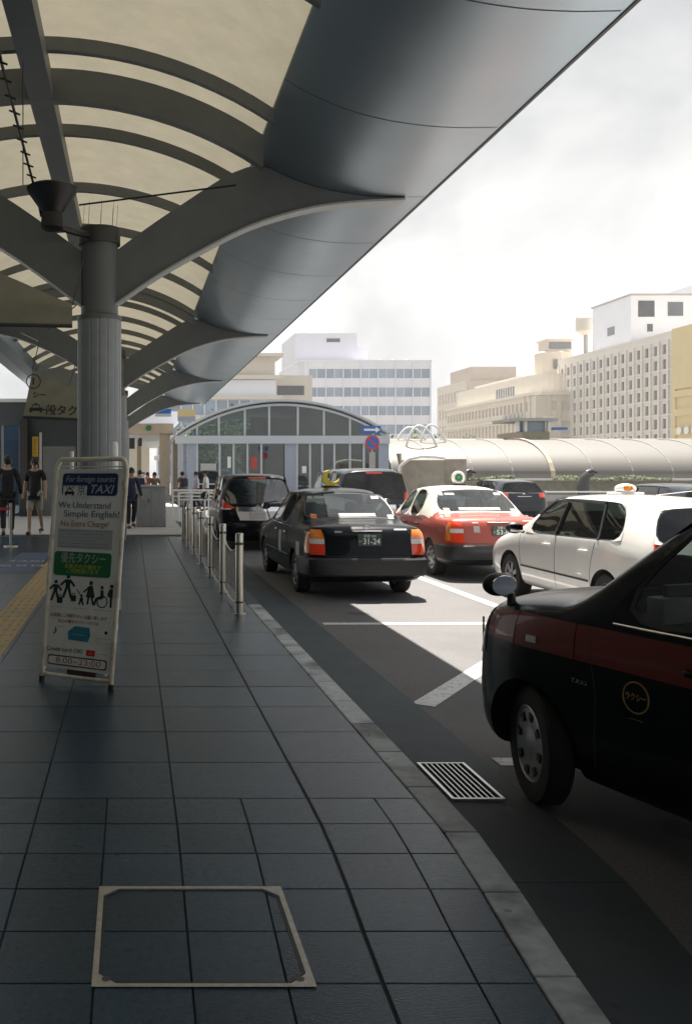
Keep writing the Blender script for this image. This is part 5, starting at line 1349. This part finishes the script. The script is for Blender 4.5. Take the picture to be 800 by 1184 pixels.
# ------------------------------------------------------------------ glass pavilion
PY = 48.0
pv = bld('glass_pavilion', (8, PY), 'arched glass pavilion with white steel mullions at the end of the rank')
def pX(px): return (px-153)*PY/F
def pZ(py): return EYE-(py-545)*PY/F
XL, XR = pX(205), pX(447); ZS, ZT = pZ(499), pZ(462); cxa = (XL+XR)/2; hw = (XR-XL)/2; rise = ZT-ZS
Rv = (hw*hw+rise*rise)/(2*rise); zc = ZT-Rv
def arc(r, n=30, x0=XL, x1=XR): return [(x0+(x1-x0)*k/n-8, zc+sqrt(max(r*r-(x0+(x1-x0)*k/n-cxa)**2, 0))) for k in range(n+1)]
for (r0, r1, y0, y1, nm, m) in ((Rv, Rv-.13, -.3, 16, 'roof_shell', 'pav_frame'), (Rv-.22, Rv-.34, -.18, -.02, 'arch_rib', 'pav_frame'), (Rv-.0, Rv-.10, -.42, -.31, 'arch_edge', 'pav_frame')):
    a = arc(r0); b = arc(r1); bm = BM()
    for i in range(30):
        prism(bm, [(a[i][0], y0, a[i][1]), (a[i+1][0], y0, a[i+1][1]), (b[i+1][0], y0, b[i+1][1]), (b[i][0], y0, b[i][1])], (0, y1-y0, 0))
    bmesh.ops.remove_doubles(bm, verts=bm.verts, dist=.0005)
    obj(nm, bm, m, pv)
zb0, zb1 = pZ(513), pZ(504)
obj('tie_beam', bx(XL-8-.1, XR-8+.1, -.25, .1, zb0, zb1), 'pav_frame', pv)
topm = [228, 253, 257, 290, 314, 343, 372, 402, 431]
def arcz(x, r): return zc+sqrt(max(r*r-(x-cxa)**2, 0))
for px_ in [228, 253, 283, 311, 344, 374, 404, 431]:
    x = pX(px_); obj('upper_mullion', bx(x-.05-8, x+.05-8, -.12, 0, zb1, arcz(x, Rv-.3)), 'pav_frame', pv)
gx = [220, 228, 253, 283, 311, 344, 374, 404, 431, 440]
for a, b in zip(gx[:-1], gx[1:]):
    x0, x1 = pX(a)+.06, pX(b)-.06
    if x1-x0 < .1: continue
    n = 6; top_ = [(x0+(x1-x0)*k/n) for k in range(n+1)]; bm = BM()
    prism(bm, [(x0-8, -.05, zb1), (x1-8, -.05, zb1)]+[(x-8, -.05, arcz(x, Rv-.33)) for x in top_[::-1]], (0, .02, 0)); obj('upper_pane', bm, 'pav_glass', pv)
lowx = [228, 253, 270, 290, 316]
for a in [228, 254, 270, 286, 302]: x = pX(a); obj('lower_mullion', bx(x-.05-8, x+.05-8, -.12, 0, -.1, zb0), 'pav_frame', pv)
for a in [343, 358, 372, 386, 404, 420]: x = pX(a); obj('lower_mullion', bx(x-.05-8, x+.05-8, -.12, 0, -.1, zb0), 'pav_frame', pv)
for a, b in ((216, 227), (329, 342), (437, 449)): obj('panel', bx(pX(a)-8, pX(b)-8, -.1, .02, -.1, zb0), 'bluegrey', pv)
for a, b in ((229, 328), (343, 436)): obj('lower_pane', bx(pX(a)-8, pX(b)-8, -.04, -.02, -.1, zb0), 'pav_glass', pv)
obj('lower_transom', bx(pX(228)-8, pX(328)-8, -.1, -.045, .95, 1.02), 'pav_frame', pv)
for a, b, c, d, m in ((232, 250, 536, 544, 'offwhite'), (263, 267, 528, 541, 'white'), (290, 297, 528, 542, 'cloth_red'), (349, 354, 539, 547, 'white')):
    obj('window_notice', bx(pX(a)-8, pX(b)-8, -.06, -.045, pZ(d), pZ(c)), m, pv)
obj('inner_floor', bx(XL-7.9, XR-8.1, .2, 15, -.1, .02), 'concrete', pv)
obj('rear_wall', bx(pX(316)-8, XR-8-.2, 9, 9.2, 0, 5), 'bluegrey', pv)
obj('inner_screen', bx(XL-7.6, pX(300)-8, 14.8, 15, 0, 1.6), 'concrete', pv)
for x in (XL+.4, XR-.4): obj('side_wall', bx(x-8-.08, x-8+.08, .2, 15.5, -.1, zb1), 'bluegrey', pv)

# ------------------------------------------------------------------ foliage
def tree(name, label, loc, h, r, trunk_h, n, m, cat='tree', sq=1.0, leaf=.16, group=None):
    root = empty(name, loc); tag(root, label, cat, group); rnd = random.Random(hash((round(loc[0]*7), round(h*5))) & 0xffff)
    bm = BM(); tube(bm, [(0, 0, -.3), (.05*h*.1, 0, trunk_h*.6), (0, .02*h, h*.75)], [r*.09+.03, r*.06+.02, .02], 8)
    cl = []
    for k in range(max(6, int(n/70))):
        a = rnd.uniform(0, 2*pi); rad = r*sqrt(rnd.uniform(.02, .8)); z = trunk_h+(h-trunk_h)*rnd.uniform(.12, .9)
        rad *= (1-.5*max(0, (z-trunk_h)/(h-trunk_h)-.5)*2)
        c = Vector((rad*cos(a), rad*sin(a)*sq, z)); cl.append((c, r*rnd.uniform(.22, .42)))
        tube(bm, [(0, 0, trunk_h*.7+.15*z), c], [.035+.01*r, .01], 5)
    obj('trunk', bm, 'bark', root)
    bm = BM()
    for k in range(n):
        c, cr_ = rnd.choice(cl); d = Vector((rnd.gauss(0, 1), rnd.gauss(0, 1), rnd.gauss(0, 1))).normalized()*cr_*rnd.uniform(.4, 1.15)
        p = c+Vector((d.x, d.y*sq, d.z*.8)); s = leaf*rnd.uniform(.6, 1.3)
        a = Vector((rnd.gauss(0, 1), rnd.gauss(0, 1), rnd.gauss(0, 1))).normalized(); b = a.orthogonal().normalized()
        bm.faces.new([bm.verts.new(p+q) for q in (a*s, b*s*.55, -a*s*.8, -b*s*.55)])
    obj('crown', bm, m, root); return root
for i, (px_, d, h, r, lb) in enumerate(((240, 70, 6.2, 2.6, 'leafy tree seen through the left panes of the glass pavilion'), (285, 72, 6.8, 2.8, 'leafy tree behind the middle panes of the pavilion'),
        (325, 68, 6.0, 2.2, 'dark leafy tree behind the pavilion centre mullions'), (432, 70, 4.6, 1.8, 'low tree showing in the right end panes of the pavilion'))):
    tree('tree', lb, ((px_-153)*d/F, d, 0), h, r, 1.6, 2600, 'leaf', group='trees behind the pavilion')
for i, (px_, d, h, r, lb) in enumerate(((478, 62, 4.4, 1.5, 'pale thin shrub growing under the white hoops'), (512, 66, 4.35, 2.0, 'pale yellow-green shrub right of the white hoops'), (540, 68, 4.4, 1.6, 'small pale shrub above the white roof near the brown building'))):
    tree('shrub', lb, ((px_-153)*d/F, d, 0), h, r, 1.0, 1200, 'leaf_light', 'shrub', leaf=.12, group='pale shrubs above the roof')

# ------------------------------------------------------------------ long white vault building
vb = bld('vaulted_arcade', (25, 52), 'long low arcade with white barrel roof beyond the parked cars')
AX0, AX1 = 13.6, 70.0; AY0, AY1 = 48.0, 58.0; AZ = 1.22; AH = 2.25
def vprof(n=16, o=0): return [(AY0+(AY1-AY0)/2*(1-cos(pi*k/n))-52, AZ+(AH+o)*sin(pi*k/n)) for k in range(n+1)]
bm = BM(); pr = vprof(); a = [bm.verts.new((AX0-25, y, z)) for y, z in pr]; b = [bm.verts.new((AX1-25, y, z)) for y, z in pr]
pr2 = [(y*.97, z-.12) for y, z in pr]; a2 = [bm.verts.new((AX0-25, y, z)) for y, z in pr2]; b2 = [bm.verts.new((AX1-25, y, z)) for y, z in pr2]
for i in range(16):
    bm.faces.new((a[i], b[i], b[i+1], a[i+1])); bm.faces.new((a2[i], a2[i+1], b2[i+1], b2[i])); bm.faces.new((a[i], a[i+1], a2[i+1], a2[i])); bm.faces.new((b[i], b2[i], b2[i+1], b[i+1]))
obj('barrel_roof', bm, 'white_vault', vb, smooth=True)
x = AX0+.05; k = 0
while x < AX1:
    o_ = .10 if k % 6 == 4 else .03; w_ = .12 if k % 6 == 4 else .035; pr = vprof(16, o_); bm = BM()
    prism(bm, [(x-w_-25, y, z) for y, z in pr]+[(x-w_-25, y*.98, z-.1-o_) for y, z in pr[::-1]], (2*w_, 0, 0)); obj('roof_rib', bm, 'tan' if k % 6 == 4 else 'vault_rib', vb); x += 2.1; k += 1
obj('end_wall', bx(AX0+.5-25, AX0+.6-25, -3.6, 3.6, -.2, 2.6), 'slat', vb)
obj('eave', bx(AX0-25, AX1-25, -4.2, -3.95, AZ-.12, AZ+.05), 'white', vb)
obj('back_roof', lathe(BM(), [(1.0, AX0-25-2.5), (1.0, AX1-25)], 20, 'X', (0, 9.5, 2.85)), 'white_vault', vb, smooth=True)
obj('back_wall', bx(AX0-27, AX1-25, 9.2, 9.8, -.2, 2.4), 'concrete', vb)
# planted wall in front
wl = empty('stone_wall', (30, 46, 0)); tag(wl, 'low mossy stone wall under the barrel roof behind the dark cars', 'wall')
obj('wall_face', bx(15.6-30, 45, 1.0, 1.6, RZ, 1.15), 'stonewall', wl); obj('coping', bx(15.5-30, 45, .9, 1.7, 1.15, 1.25), 'concrete', wl)
ln = empty('guard_rail', (30, 40, 0)); tag(ln, 'long low grey guard rail at the foot of the stone wall', 'guard rail')
obj('beam', bx(-12, 30, 0, .08, .35, .62), 'concrete', ln); obj('top_rail', bx(-12, 30, -.02, .1, .72, .78), 'white_wall', ln)
for i in range(14): obj('rail_post', bx(-12+3*i, -11.88+3*i, .08, .18, RZ, .8), 'concrete', ln)
# hedges
hd = empty('hedge', (21.5, 46.9, 1.25)); tag(hd, 'strip of low yellow-green hedge on top of the stone wall', 'hedge')
rnd = random.Random(4); bm = BM()
for k in range(3500):
    x = rnd.choice([rnd.uniform(0, 6), rnd.uniform(8, 12), rnd.uniform(-5.5, -2)]); p = Vector((x, rnd.uniform(-.3, .3), rnd.uniform(-.05, .12+.08*sin(x*2)))); s = .07
    a = Vector((rnd.gauss(0, 1), rnd.gauss(0, 1), rnd.gauss(0, 1))).normalized(); b = a.orthogonal().normalized(); bm.faces.new([bm.verts.new(p+q) for q in (a*s, b*s*.6, -a*s, -b*s*.6)])
obj('leaves', bm, 'leaf_light', hd)
for i, (px_, lb) in enumerate(((535, 'dark hooded vent pipe rising behind the red taxi roof'), (675, 'dark hooded vent pipe rising above the white taxi roof'))):
    d = 44.5; x = (px_-153)*d/F; r_ = empty('vent_pipe', (x, d, 0)); tag(r_, lb, 'vent pipe', 'hooded vent pipes')
    obj('pipe', tube(BM(), [(0, 0, .0), (-.05, 0, .9), (0, 0, 1.25), (.15, -.05, 1.5), (.42, -.08, 1.52)], [.3, .28, .26, .2, .1], 14), 'steel_dark', r_, smooth=True)
    obj('hood', tube(BM(), [(.1, -.05, 1.55), (.3, -.05, 1.66), (.6, -.05, 1.6)], [.16, .13, .05], 12), 'black', r_, smooth=True)
# lift house on roof
r_ = bld('roof_kiosk', (27.6, 60), 'small flat-roofed kiosk standing on the white barrel roof')
d = 60
def kx(px_): return (px_-153)*d/F-27.6
def kz(py_): return EYE-(py_-545)*d/F
obj('base', bx(kx(604), kx(635), 0, 3, 0, kz(499)), 'stonewall', r_); obj('left_pier', bx(kx(596), kx(604)-.01, 0, 3, 0, kz(500)), 'tan', r_)
obj('roof_slab', bx(kx(593), kx(641), -.5, 3.5, kz(487), kz(483.5)), 'concrete', r_)
for a in (598, 607, 634): obj('post', bx(kx(a), kx(a+3), .1, .4, kz(499), kz(487)), 'white', r_)
obj('glazing', bx(kx(601), kx(634), .5, .6, kz(499), kz(487)), 'bluewin', r_); obj('lower_canopy', bx(kx(641), kx(656), 0, .5, kz(497), kz(494)), 'signblue', r_)
# hoops
for i, (a, b, c, lb) in enumerate(((468, 500, 492, 'taller white steel hoop beside the barrel roof'), (484, 512, 491, 'rear white steel hoop beside the barrel roof'), (455, 492, 494, 'front white steel hoop nearest the pavilion'))):
    d = 50+i; x0, x1 = (a-153)*d/F, (b-153)*d/F; zt = EYE-(c-545)*d/F; r_ = empty('steel_hoop', ((x0+x1)/2, d, 0)); tag(r_, lb, 'hoop', 'white steel hoops'); hwid = (x1-x0)/2
    pts = [(hwid*-cos(pi*k/20)*1.15+(.5 if k > 10 else 0)*(k-10)/10, .0, zt*0+1.2+(zt-1.2)*sin(pi*k/20)) for k in range(21)]
    obj('hoop', tube(BM(), [(pts[0][0], 0, 0)]+pts+[(pts[-1][0]+.1, 0, 0)], .055, 8), 'white', r_, smooth=True)
# slatted drum
r_ = empty('slatted_enclosure', (13.1, 41.5, 0)); tag(r_, 'brown slatted curved enclosure with white rim behind the dark minivan', 'enclosure')
bm = BM()
for k in range(36):
    a = pi*k/35+pi; box(bm, .95*cos(a)-.035, .95*cos(a)+.035, .8*sin(a)-.03, .8*sin(a)+.03, RZ, 2.15)
for k in range(11): box(bm, .98+k*.09, 1.05+k*.09, -.2, -.14, RZ, 2.2)
obj('slats', bm, 'slat', r_)
obj('core', lathe(BM(), [(.78, RZ), (.78, 2.1)], 24), 'slat', r_)
obj('rim', tube(BM(), [(-1.15, -.2, 1.3), (-1.08, -.4, 1.9), (-.8, -.7, 2.2), (-.3, -.85, 2.32), (.3, -.85, 2.3), (.8, -.6, 2.25)], .07, 10), 'white', r_, smooth=True)
obj('lower_wall', bx(.6, 4.6, -.3, -.1, RZ, 1.2), 'stonewall', r_)
# traffic sign
d = 34; x = (430-153)*d/F; r_ = empty('traffic_sign', (x, d, RZ)); tag(r_, 'blue one-way arrow over round no-parking sign on a grey pole', 'traffic sign')
zz = lambda py_: EYE-(py_-545)*d/F-RZ
obj('pole', lathe(BM(), [(.035, 0), (.035, zz(494))], 12), 'concrete', r_)
w_, h_ = 24*d/F/2, 9*d/F/2; ar = bx(-w_, w_*.82, -.06, -.045, zz(497)-h_, zz(497)+h_); ap = obj('arrow_plate', ar, 'signblue', r_)
bm = BM(); z0 = zz(497); prism(bm, [(-w_*.8, -.062, z0-.04), (.12, -.062, z0-.04), (.12, -.062, z0-.11), (w_*.75, -.062, z0), (.12, -.062, z0+.11), (.12, -.062, z0+.04), (-w_*.8, -.062, z0+.04)], (0, -.004, 0)); obj('arrow', bm, 'white', ap)
R_ = 8.3*d/F; z0 = zz(511.5)
obj('round_plate', lathe(BM(), [(R_, -.05), (R_, -.04)], 32, 'Y', (0, 0, z0)), 'signred', r_); rp = obj('round_face', lathe(BM(), [(R_*.78, -.056), (R_*.78, -.051)], 32, 'Y', (0, 0, z0)), 'signblue', r_)
bm = BM(); q = R_*.6; prism(bm, [(-q-.02, -.058, z0+q-.02), (-q+.02, -.058, z0+q+.02), (q+.02, -.058, z0-q+.02), (q-.02, -.058, z0-q-.02)], (0, -.004, 0)); obj('slash', bm, 'signred', r_)
obj('pole_notice', bx(-.11, .11, -.055, -.045, zz(541), zz(523)), 'concrete', r_)

# ------------------------------------------------------------------ far end of the footpath and left station
# cabinet
d = 27.2; r_ = empty('utility_cabinet', ((175-153)*d/F, d+.3, 0)); tag(r_, 'grey metal utility cabinet with lighter lid at the end of the footpath', 'cabinet')
obj('housing', box(BM(), -.44, .44, -.3, .3, 0, 1.18, .02), 'cabinet', r_, smooth=True); obj('lid', box(BM(), -.47, .47, -.33, .33, 1.18, 1.24, .012), 'offwhite', r_, smooth=True)
obj('door_seam', bx(-.003, .003, -.303, -.3, .05, 1.12), 'seam', r_); obj('handle', bx(-.09, -.06, -.318, -.3, .72, .84), 'steel_dark', r_)
# white rails
d = 30
for i, (a, b, py_, dd, lb) in enumerate(((207, 252, 570, 30, 'nearer white pipe railing by the pavilion forecourt'), (200, 262, 567, 34, 'farther white pipe railing by the pavilion forecourt'))):
    x0, x1 = (a-153)*dd/F, (b-153)*dd/F; r_ = empty('pipe_railing', (x0, dd, 0)); tag(r_, lb, 'railing', 'white pipe railings'); zt = EYE-(py_-545)*dd/F
    obj('rail', tube(BM(), [(0, 0, zt), (x1-x0, 0, zt)], .035, 8), 'white', r_); obj('lower_rail', tube(BM(), [(0, 0, zt-.22), (x1-x0, 0, zt-.22)], .025, 8), 'white', r_)
    for k in range(4): obj('rail_post', tube(BM(), [((x1-x0)*k/3, 0, 0), ((x1-x0)*k/3, 0, zt)], .03, 8), 'white', r_)
# annex beam + columns
an = bld('station_annex', (2, 52), 'beige concourse beam and column with a small green sign beyond the canopy')
d = 50
ax = lambda px_: (px_-153)*d/F-2
az = lambda py_: EYE-(py_-545)*d/F
obj('beam', bx(ax(120), ax(201), -2, 0, az(501), az(490)), 'tan', an); obj('column', bx(ax(185), ax(197), -1.7, -1.0, -.2, az(501)), 'tan', an)
obj('roof_slab', bx(ax(110), ax(206), -3, 12, az(490), az(477)), 'white_wall', an)
obj('column', bx(ax(160), ax(166), 9, 9.5, 0, az(501)), 'tan', an); obj('back_wall', bx(ax(100), ax(186), 30, 30.3, 0, 6), 'beige_light', an)
obj('side_wall', bx(ax(204), ax(214), 2, 2.4, 0, az(505)), 'tan', an); obj('inner_wall', bx(ax(197), ax(206), 12, 12.2, 0, az(497)), 'slat', an)
obj('green_sign', lathe(BM(), [(.16, -2.04), (.16, -2.0)], 20, 'Y', (ax(172), 0, az(495))), 'green', an)
obj('hanging_sign', bx(ax(150), ax(156), -4, -3.9, az(520), az(508)), 'black', an); obj('hanging_sign', bx(ax(160), ax(164), -4, -3.9, az(517), az(508)), 'black', an)
obj('ceiling', bx(ax(110), ax(200), 0, 30, az(501), az(499)), 'offwhite', an)
for a, b, c, e, m in ((178, 195, 477.5, 486, 'signblue'), (202, 221, 478, 491, 'yellow_wall')):
    r_ = empty('advert_board', ((a+b)/2*d/F-153*d/F, d-3.4, az(c))); tag(r_, 'small blue and white advert board on the white roof edge' if m == 'signblue' else 'small beige and blue advert board beside the pavilion arch', 'advert board')
    hw_ = (b-a)/2*d/F; hh_ = (e-c)*d/F; obj('board', bx(-hw_, hw_, 0, .05, -hh_, 0), m, r_); obj('lower_band', bx(-hw_, hw_, -.012, -.002, -hh_, -hh_*.62), 'offwhite' if m == 'signblue' else 'bluegrey', r_)

# left station front
sw = bld('station_entrance', (-5, 34), 'dark station wall with glass doors behind the walking people at left')
d = 34
lx = lambda px_: (px_-153)*d/F+5
lz = lambda py_: EYE-(py_-545)*d/F
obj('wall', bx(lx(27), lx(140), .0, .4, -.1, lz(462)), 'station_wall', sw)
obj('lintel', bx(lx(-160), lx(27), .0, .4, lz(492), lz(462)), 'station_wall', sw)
obj('trim', bx(lx(-160), lx(140), -.06, -.003, lz(465), lz(461)), 'steel_light', sw)
obj('pillar', bx(lx(25), lx(34), -.5, -.01, -.1, lz(485)), 'black', sw)
for a, b in ((-160, -60), (-58, 3), (4, 24)): obj('glass_door', bx(lx(a), lx(b), .1, .13, -.1, lz(492)), 'station_glass', sw)
for a in (-59, 3.5, 24): obj('door_frame', bx(lx(a)-.05, lx(a)+.05, -.02, .09, -.1, lz(492)), 'steel', sw)
obj('yellow_sign', bx(lx(38), lx(45), -.12, -.03, lz(528), lz(505)), 'lampyellow', sw)
text('sign_lettering', 'タ\nク\nシ\nー', .15, 'ink', frame((lx(41.5), -.125, lz(516.5)), (1, 0, 0), (0, 0, 1)), sw)
obj('wall_panel', bx(lx(50), lx(88), -.03, -.004, lz(600), lz(516)), 'steel', sw); obj('wall_panel', bx(lx(46), lx(49), -.05, -.004, lz(600), lz(500)), 'steel_light', sw)
obj('inner_floor', bx(lx(-160), lx(27), .41, 12, -.1, .0), 'far_paving', sw); obj('inner_wall', bx(lx(-160), lx(60), 12, 12.3, 0, 3.2), 'white_wall', sw)
obj('door_light_strip', bx(lx(10), lx(22), 11.9, 11.98, .3, 2.6), 'white', sw)
# unseen block added left of frame to keep sky light off the footpath
sb = bld('shade_block', (-12, 0), 'tall unseen block added to shade the footpath from left and above')
obj('block', bx(-12, 3.5, -28, 16, -.1, 13), 'station_wall', sb)
# barrier posts with red belt
d = 1.65*F/(632-545); r_ = empty('belt_barrier', ((13-153)*d/F, d, 0)); tag(r_, 'slim steel queue post with red belt at the far left', 'queue post')
obj('post', lathe(BM(), [(.03, 0), (.03, .92), (.035, .95)], 16), 'stainless', r_, smooth=True); obj('base', lathe(BM(), [(.16, 0), (.15, .02), (.03, .035)], 24), 'stainless', r_, smooth=True)
obj('belt', bx(-1.6, -.03, -.004, .004, .80, .86), 'belt_red', r_)
r_ = empty('paper_post', ((132-153)*9.6/F, 9.6, 0)); tag(r_, 'white plastic post showing above the right of the taxi sign board', 'post')
obj('post', lathe(BM(), [(.045, 0), (.045, 1.94), (.03, 1.96)], 18), 'white', r_, smooth=True)
r_ = empty('paper_post', ((83.5-153)*9.6/F, 9.6, 0)); tag(r_, 'thin white post showing above the left of the taxi sign board', 'post')
obj('post', lathe(BM(), [(.022, 0), (.022, 1.86)], 14), 'white', r_, smooth=True)

# ------------------------------------------------------------------ people
def skinmesh(pts, edges, radii, root_i=0, lv=2):
    me = bpy.data.meshes.new('p'); me.from_pydata([Vector(p) for p in pts], edges, []); o = bpy.data.objects.new('p', me); COL.objects.link(o)
    sk = o.modifiers.new('k', 'SKIN'); sk.use_smooth_shade = True
    lay = me.skin_vertices[0].data
    for i, r in enumerate(radii): lay[i].radius = (r, r) if not isinstance(r, tuple) else r; lay[i].use_root = (i == root_i)
    s = o.modifiers.new('s', 'SUBSURF'); s.levels = lv; s.render_levels = lv
    m2 = evalmesh(o); bpy.data.objects.remove(o); return m2
def person(label, loc, rz, h=1.7, top='cloth_black', bottom='cloth_navy', shorts=False, stride=.0, arm=.12, bag=None, group=None, longhair=False, sleeves=.55):
    root = empty('person', loc, rz); tag(root, label, 'person', group); k = h/1.7
    hip = .90; J = {}
    J['pel'] = (0, 0, .93); J['wa'] = (0, 0, 1.08); J['ch'] = (0, -.01, 1.27); J['up'] = (0, 0, 1.40); J['nk'] = (0, .01, 1.48); J['hd'] = (0, .02, 1.58); J['ht'] = (0, .015, 1.665)
    for s, n in ((-1, 'l'), (1, 'r')):
        f = s*stride
        J[n+'hp'] = (s*.09, 0, .88); J[n+'kn'] = (s*.095, f*.55+.03, .49); J[n+'an'] = (s*.09, f*1.15-.03-(.05 if f < 0 else 0), .09+(.05 if f < 0 else 0)); J[n+'to'] = (s*.10, f*1.15+.14, .035)
        J[n+'sh'] = (s*.175, 0, 1.39); J[n+'el'] = (s*(.22+arm*.3), -f*.45-.02, 1.11); J[n+'wr'] = (s*(.23+arm*.5), -f*.7+.06, .88); J[n+'ha'] = (s*(.23+arm*.5), -f*.7+.09, .79)
    def build(names, edges, rad, nm, m, par=root):
        ix = {n: i for i, n in enumerate(names)}
        me = skinmesh([Vector(J[n])*k for n in names], [(ix[a], ix[b]) for a, b in edges], [rad[n]*k for n in names]); me.materials.append(M[m])
        o = bpy.data.objects.new(nm, me); link(o, par); return o
    R_ = dict(pel=.125, wa=.12, ch=.13, up=.11, nk=.052, hd=.085, ht=.07)
    for n in 'lr': R_.update({n+'hp': .085, n+'kn': .055, n+'an': .038, n+'to': .03, n+'sh': .055, n+'el': .04, n+'wr': .028, n+'ha': .032})
    names = list(J); ed = [('pel', 'wa'), ('wa', 'ch'), ('ch', 'up'), ('up', 'nk'), ('nk', 'hd'), ('hd', 'ht')]
    for n in 'lr': ed += [('pel', n+'hp'), (n+'hp', n+'kn'), (n+'kn', n+'an'), (n+'an', n+'to'), ('up', n+'sh'), (n+'sh', n+'el'), (n+'el', n+'wr'), (n+'wr', n+'ha')]
    build(names, ed, R_, 'body', 'skin')
    # shirt
    RS = {a: b+.018 for a, b in R_.items()}; RS['up'] = .125; RS['wa'] = .148; RS['pel'] = .15
    for n in 'lr':
        a, b = Vector(J[n+'sh']), Vector(J[n+'el']); c = Vector(J[n+'wr'])
        J[n+'sl'] = tuple(a.lerp(b, .75)) if sleeves < .8 else tuple(b.lerp(c, .9)); RS[n+'sl'] = .055 if sleeves < .8 else .042; RS[n+'sh'] = .07; RS[n+'el'] = .055
    J['hem'] = (0, 0, .86); RS['hem'] = .155
    J['cl'] = (0, .005, 1.455); RS['cl'] = .082
    for s, n in ((-1, 'l'), (1, 'r')): J[n+'mi'] = (s*.10, 0, 1.40); RS[n+'mi'] = .088; RS[n+'sh'] = .078
    nm = ['pel', 'wa', 'ch', 'up', 'hem', 'cl', 'lmi', 'rmi']+[n+x for n in 'lr' for x in (('sh', 'sl') if sleeves < .8 else ('sh', 'el', 'sl'))]
    es = [('hem', 'pel'), ('pel', 'wa'), ('wa', 'ch'), ('ch', 'up'), ('up', 'cl')]
    for n in 'lr': es += [('up', n+'mi'), (n+'mi', n+'sh')]+([(n+'sh', n+'sl')] if sleeves < .8 else [(n+'sh', n+'el'), (n+'el', n+'sl')])
    build(nm, es, RS, 'shirt', top)
    RT = {a: b+.022 for a, b in R_.items()}
    for n in 'lr':
        a, b = Vector(J[n+'hp']), Vector(J[n+'kn']); J[n+'cf'] = tuple(a.lerp(b, .95)) if shorts else tuple(b.lerp(Vector(J[n+'an']), .92)); RT[n+'cf'] = .082 if shorts else .062; RT[n+'hp'] = .105; RT[n+'kn'] = .075
    nm = ['pel']+[n+x for n in 'lr' for x in (('hp', 'cf') if shorts else ('hp', 'kn', 'cf'))]; es = []
    for n in 'lr': es += [('pel', n+'hp')]+([(n+'hp', n+'cf')] if shorts else [(n+'hp', n+'kn'), (n+'kn', n+'cf')])
    RT['pel'] = .125; build(nm, es, RT, 'shorts' if shorts else 'trousers', bottom)
    for n in 'lr':
        a = Vector(J[n+'an'])*k; bm = BM(); ell(bm, (a.x, a.y+.07*k, a.z-.045*k), (.048*k, .135*k, .045*k)); obj('shoe', bm, 'black', root, smooth='all')
    hd = Vector(J['hd'])*k; bm = BM(); ell(bm, hd+Vector((0, -.018, .045))*k, (.092*k, .108*k, .105*k))
    if longhair: ell(bm, hd+Vector((0, -.06, -.05))*k, (.085*k, .06*k, .13*k))
    obj('hair', bm, 'hair', root, smooth='all')
    bm = BM(); ell(bm, hd+Vector((0, .098, .01))*k, (.014*k, .022*k, .02*k), 8, 6)
    for s in (-1, 1): ell(bm, hd+Vector((s*.09, .01, .01))*k, (.012*k, .02*k, .028*k), 8, 6)
    obj('face', bm, 'skin', root, smooth='all')
    bm = BM()
    for s in (-1, 1): ell(bm, hd+Vector((s*.033, .084, .03))*k, (.014*k, .01*k, .009*k), 8, 6)
    box(bm, hd.x-.022*k, hd.x+.022*k, hd.y+.082*k, hd.y+.09*k, hd.z-.035*k, hd.z-.03*k); obj('features', bm, 'black', root)
    if bag:
        bm = BM(); box(bm, -.15*k, .15*k, -.30*k, -.13*k, 1.02*k, 1.40*k, .05*k); obj('backpack', bm, bag, root, smooth=True)
    return root
def foot(px_, py_, h=0): d = (EYE-h)*F/(py_-545); return ((px_-153)*d/F, d, h)
x, y, z = foot(41, 618); person('person in black open-neck shirt and beige shorts walking towards the rank', (x, y, z), radians(170), 1.98, 'cloth_black', 'cloth_beige', True, .16)
x, y, z = foot(9, 621); person('person in dark jacket and dark trousers seen from behind at far left', (x, y, z), radians(10), 2.02, 'cloth_black', 'cloth_black', False, .12, sleeves=1)
x, y, z = foot(152, 611); person('person in dark clothes standing half hidden behind the sign board', (x, y, z), radians(200), 1.74, 'cloth_navy', 'cloth_black', False, .03, sleeves=1)
for (px_, d, h, tp, bt_, sh, lb, rz, lh) in ((162, 37, 1.68, 'cloth_white', 'cloth_navy', False, 'person in white shirt with dark backpack beyond the cabinet', 10, False),
    (171, 42, 1.60, 'cloth_red', 'cloth_navy', False, 'person in red top waiting beyond the cabinet', 150, True),
    (179, 38, 1.60, 'cloth_olive', 'cloth_beige', False, 'person with long dark hair and olive top by the tan column', 190, True),
    (211, 41, 1.62, 'cloth_olive', 'cloth_olive', False, 'person in olive clothes with backpack beside the tan wall', 30, False),
    (227, 39, 1.62, 'cloth_lilac', 'cloth_black', False, 'person in lilac shirt walking by the white railing', 100, False),
    (238, 38, 1.66, 'cloth_white', 'cloth_navy', False, 'person in white top and navy overall right of the lilac shirt', 90, False),
    (166, 47, 1.62, 'cloth_navy', 'cloth_beige', False, 'person in navy top farthest along the concourse', 180, False)):
    person(lb, ((px_-153)*d/F, d, 0), radians(rz), h, tp, bt_, sh, .08, bag='cloth_navy' if 'backpack' in lb else None, longhair=lh, group='people near the pavilion')

# unseen mass added overhead to keep the near footpath and boxy taxi in shade
obj('shade_slab', bx(-6, 18, -28, 5.0, 7.2, 13), 'station_wall', sb)

# ------------------------------------------------------------------ air
hz = bx(-80, 260, -60, 420, -1.6, 52); hm = bpy.data.materials.new('haze_air'); hm.use_nodes = True; t = hm.node_tree; t.nodes.clear()
ho = t.nodes.new('ShaderNodeOutputMaterial'); pv_ = t.nodes.new('ShaderNodeVolumePrincipled'); pv_.inputs['Color'].default_value = (.97, .97, 1, 1); pv_.inputs['Density'].default_value = .00045
pv_.inputs['Anisotropy'].default_value = .3
t.links.new(pv_.outputs[0], ho.inputs['Volume']); M['haze'] = hm
h_ = obj('haze', hz, 'haze'); tag(h_, kind='stuff')
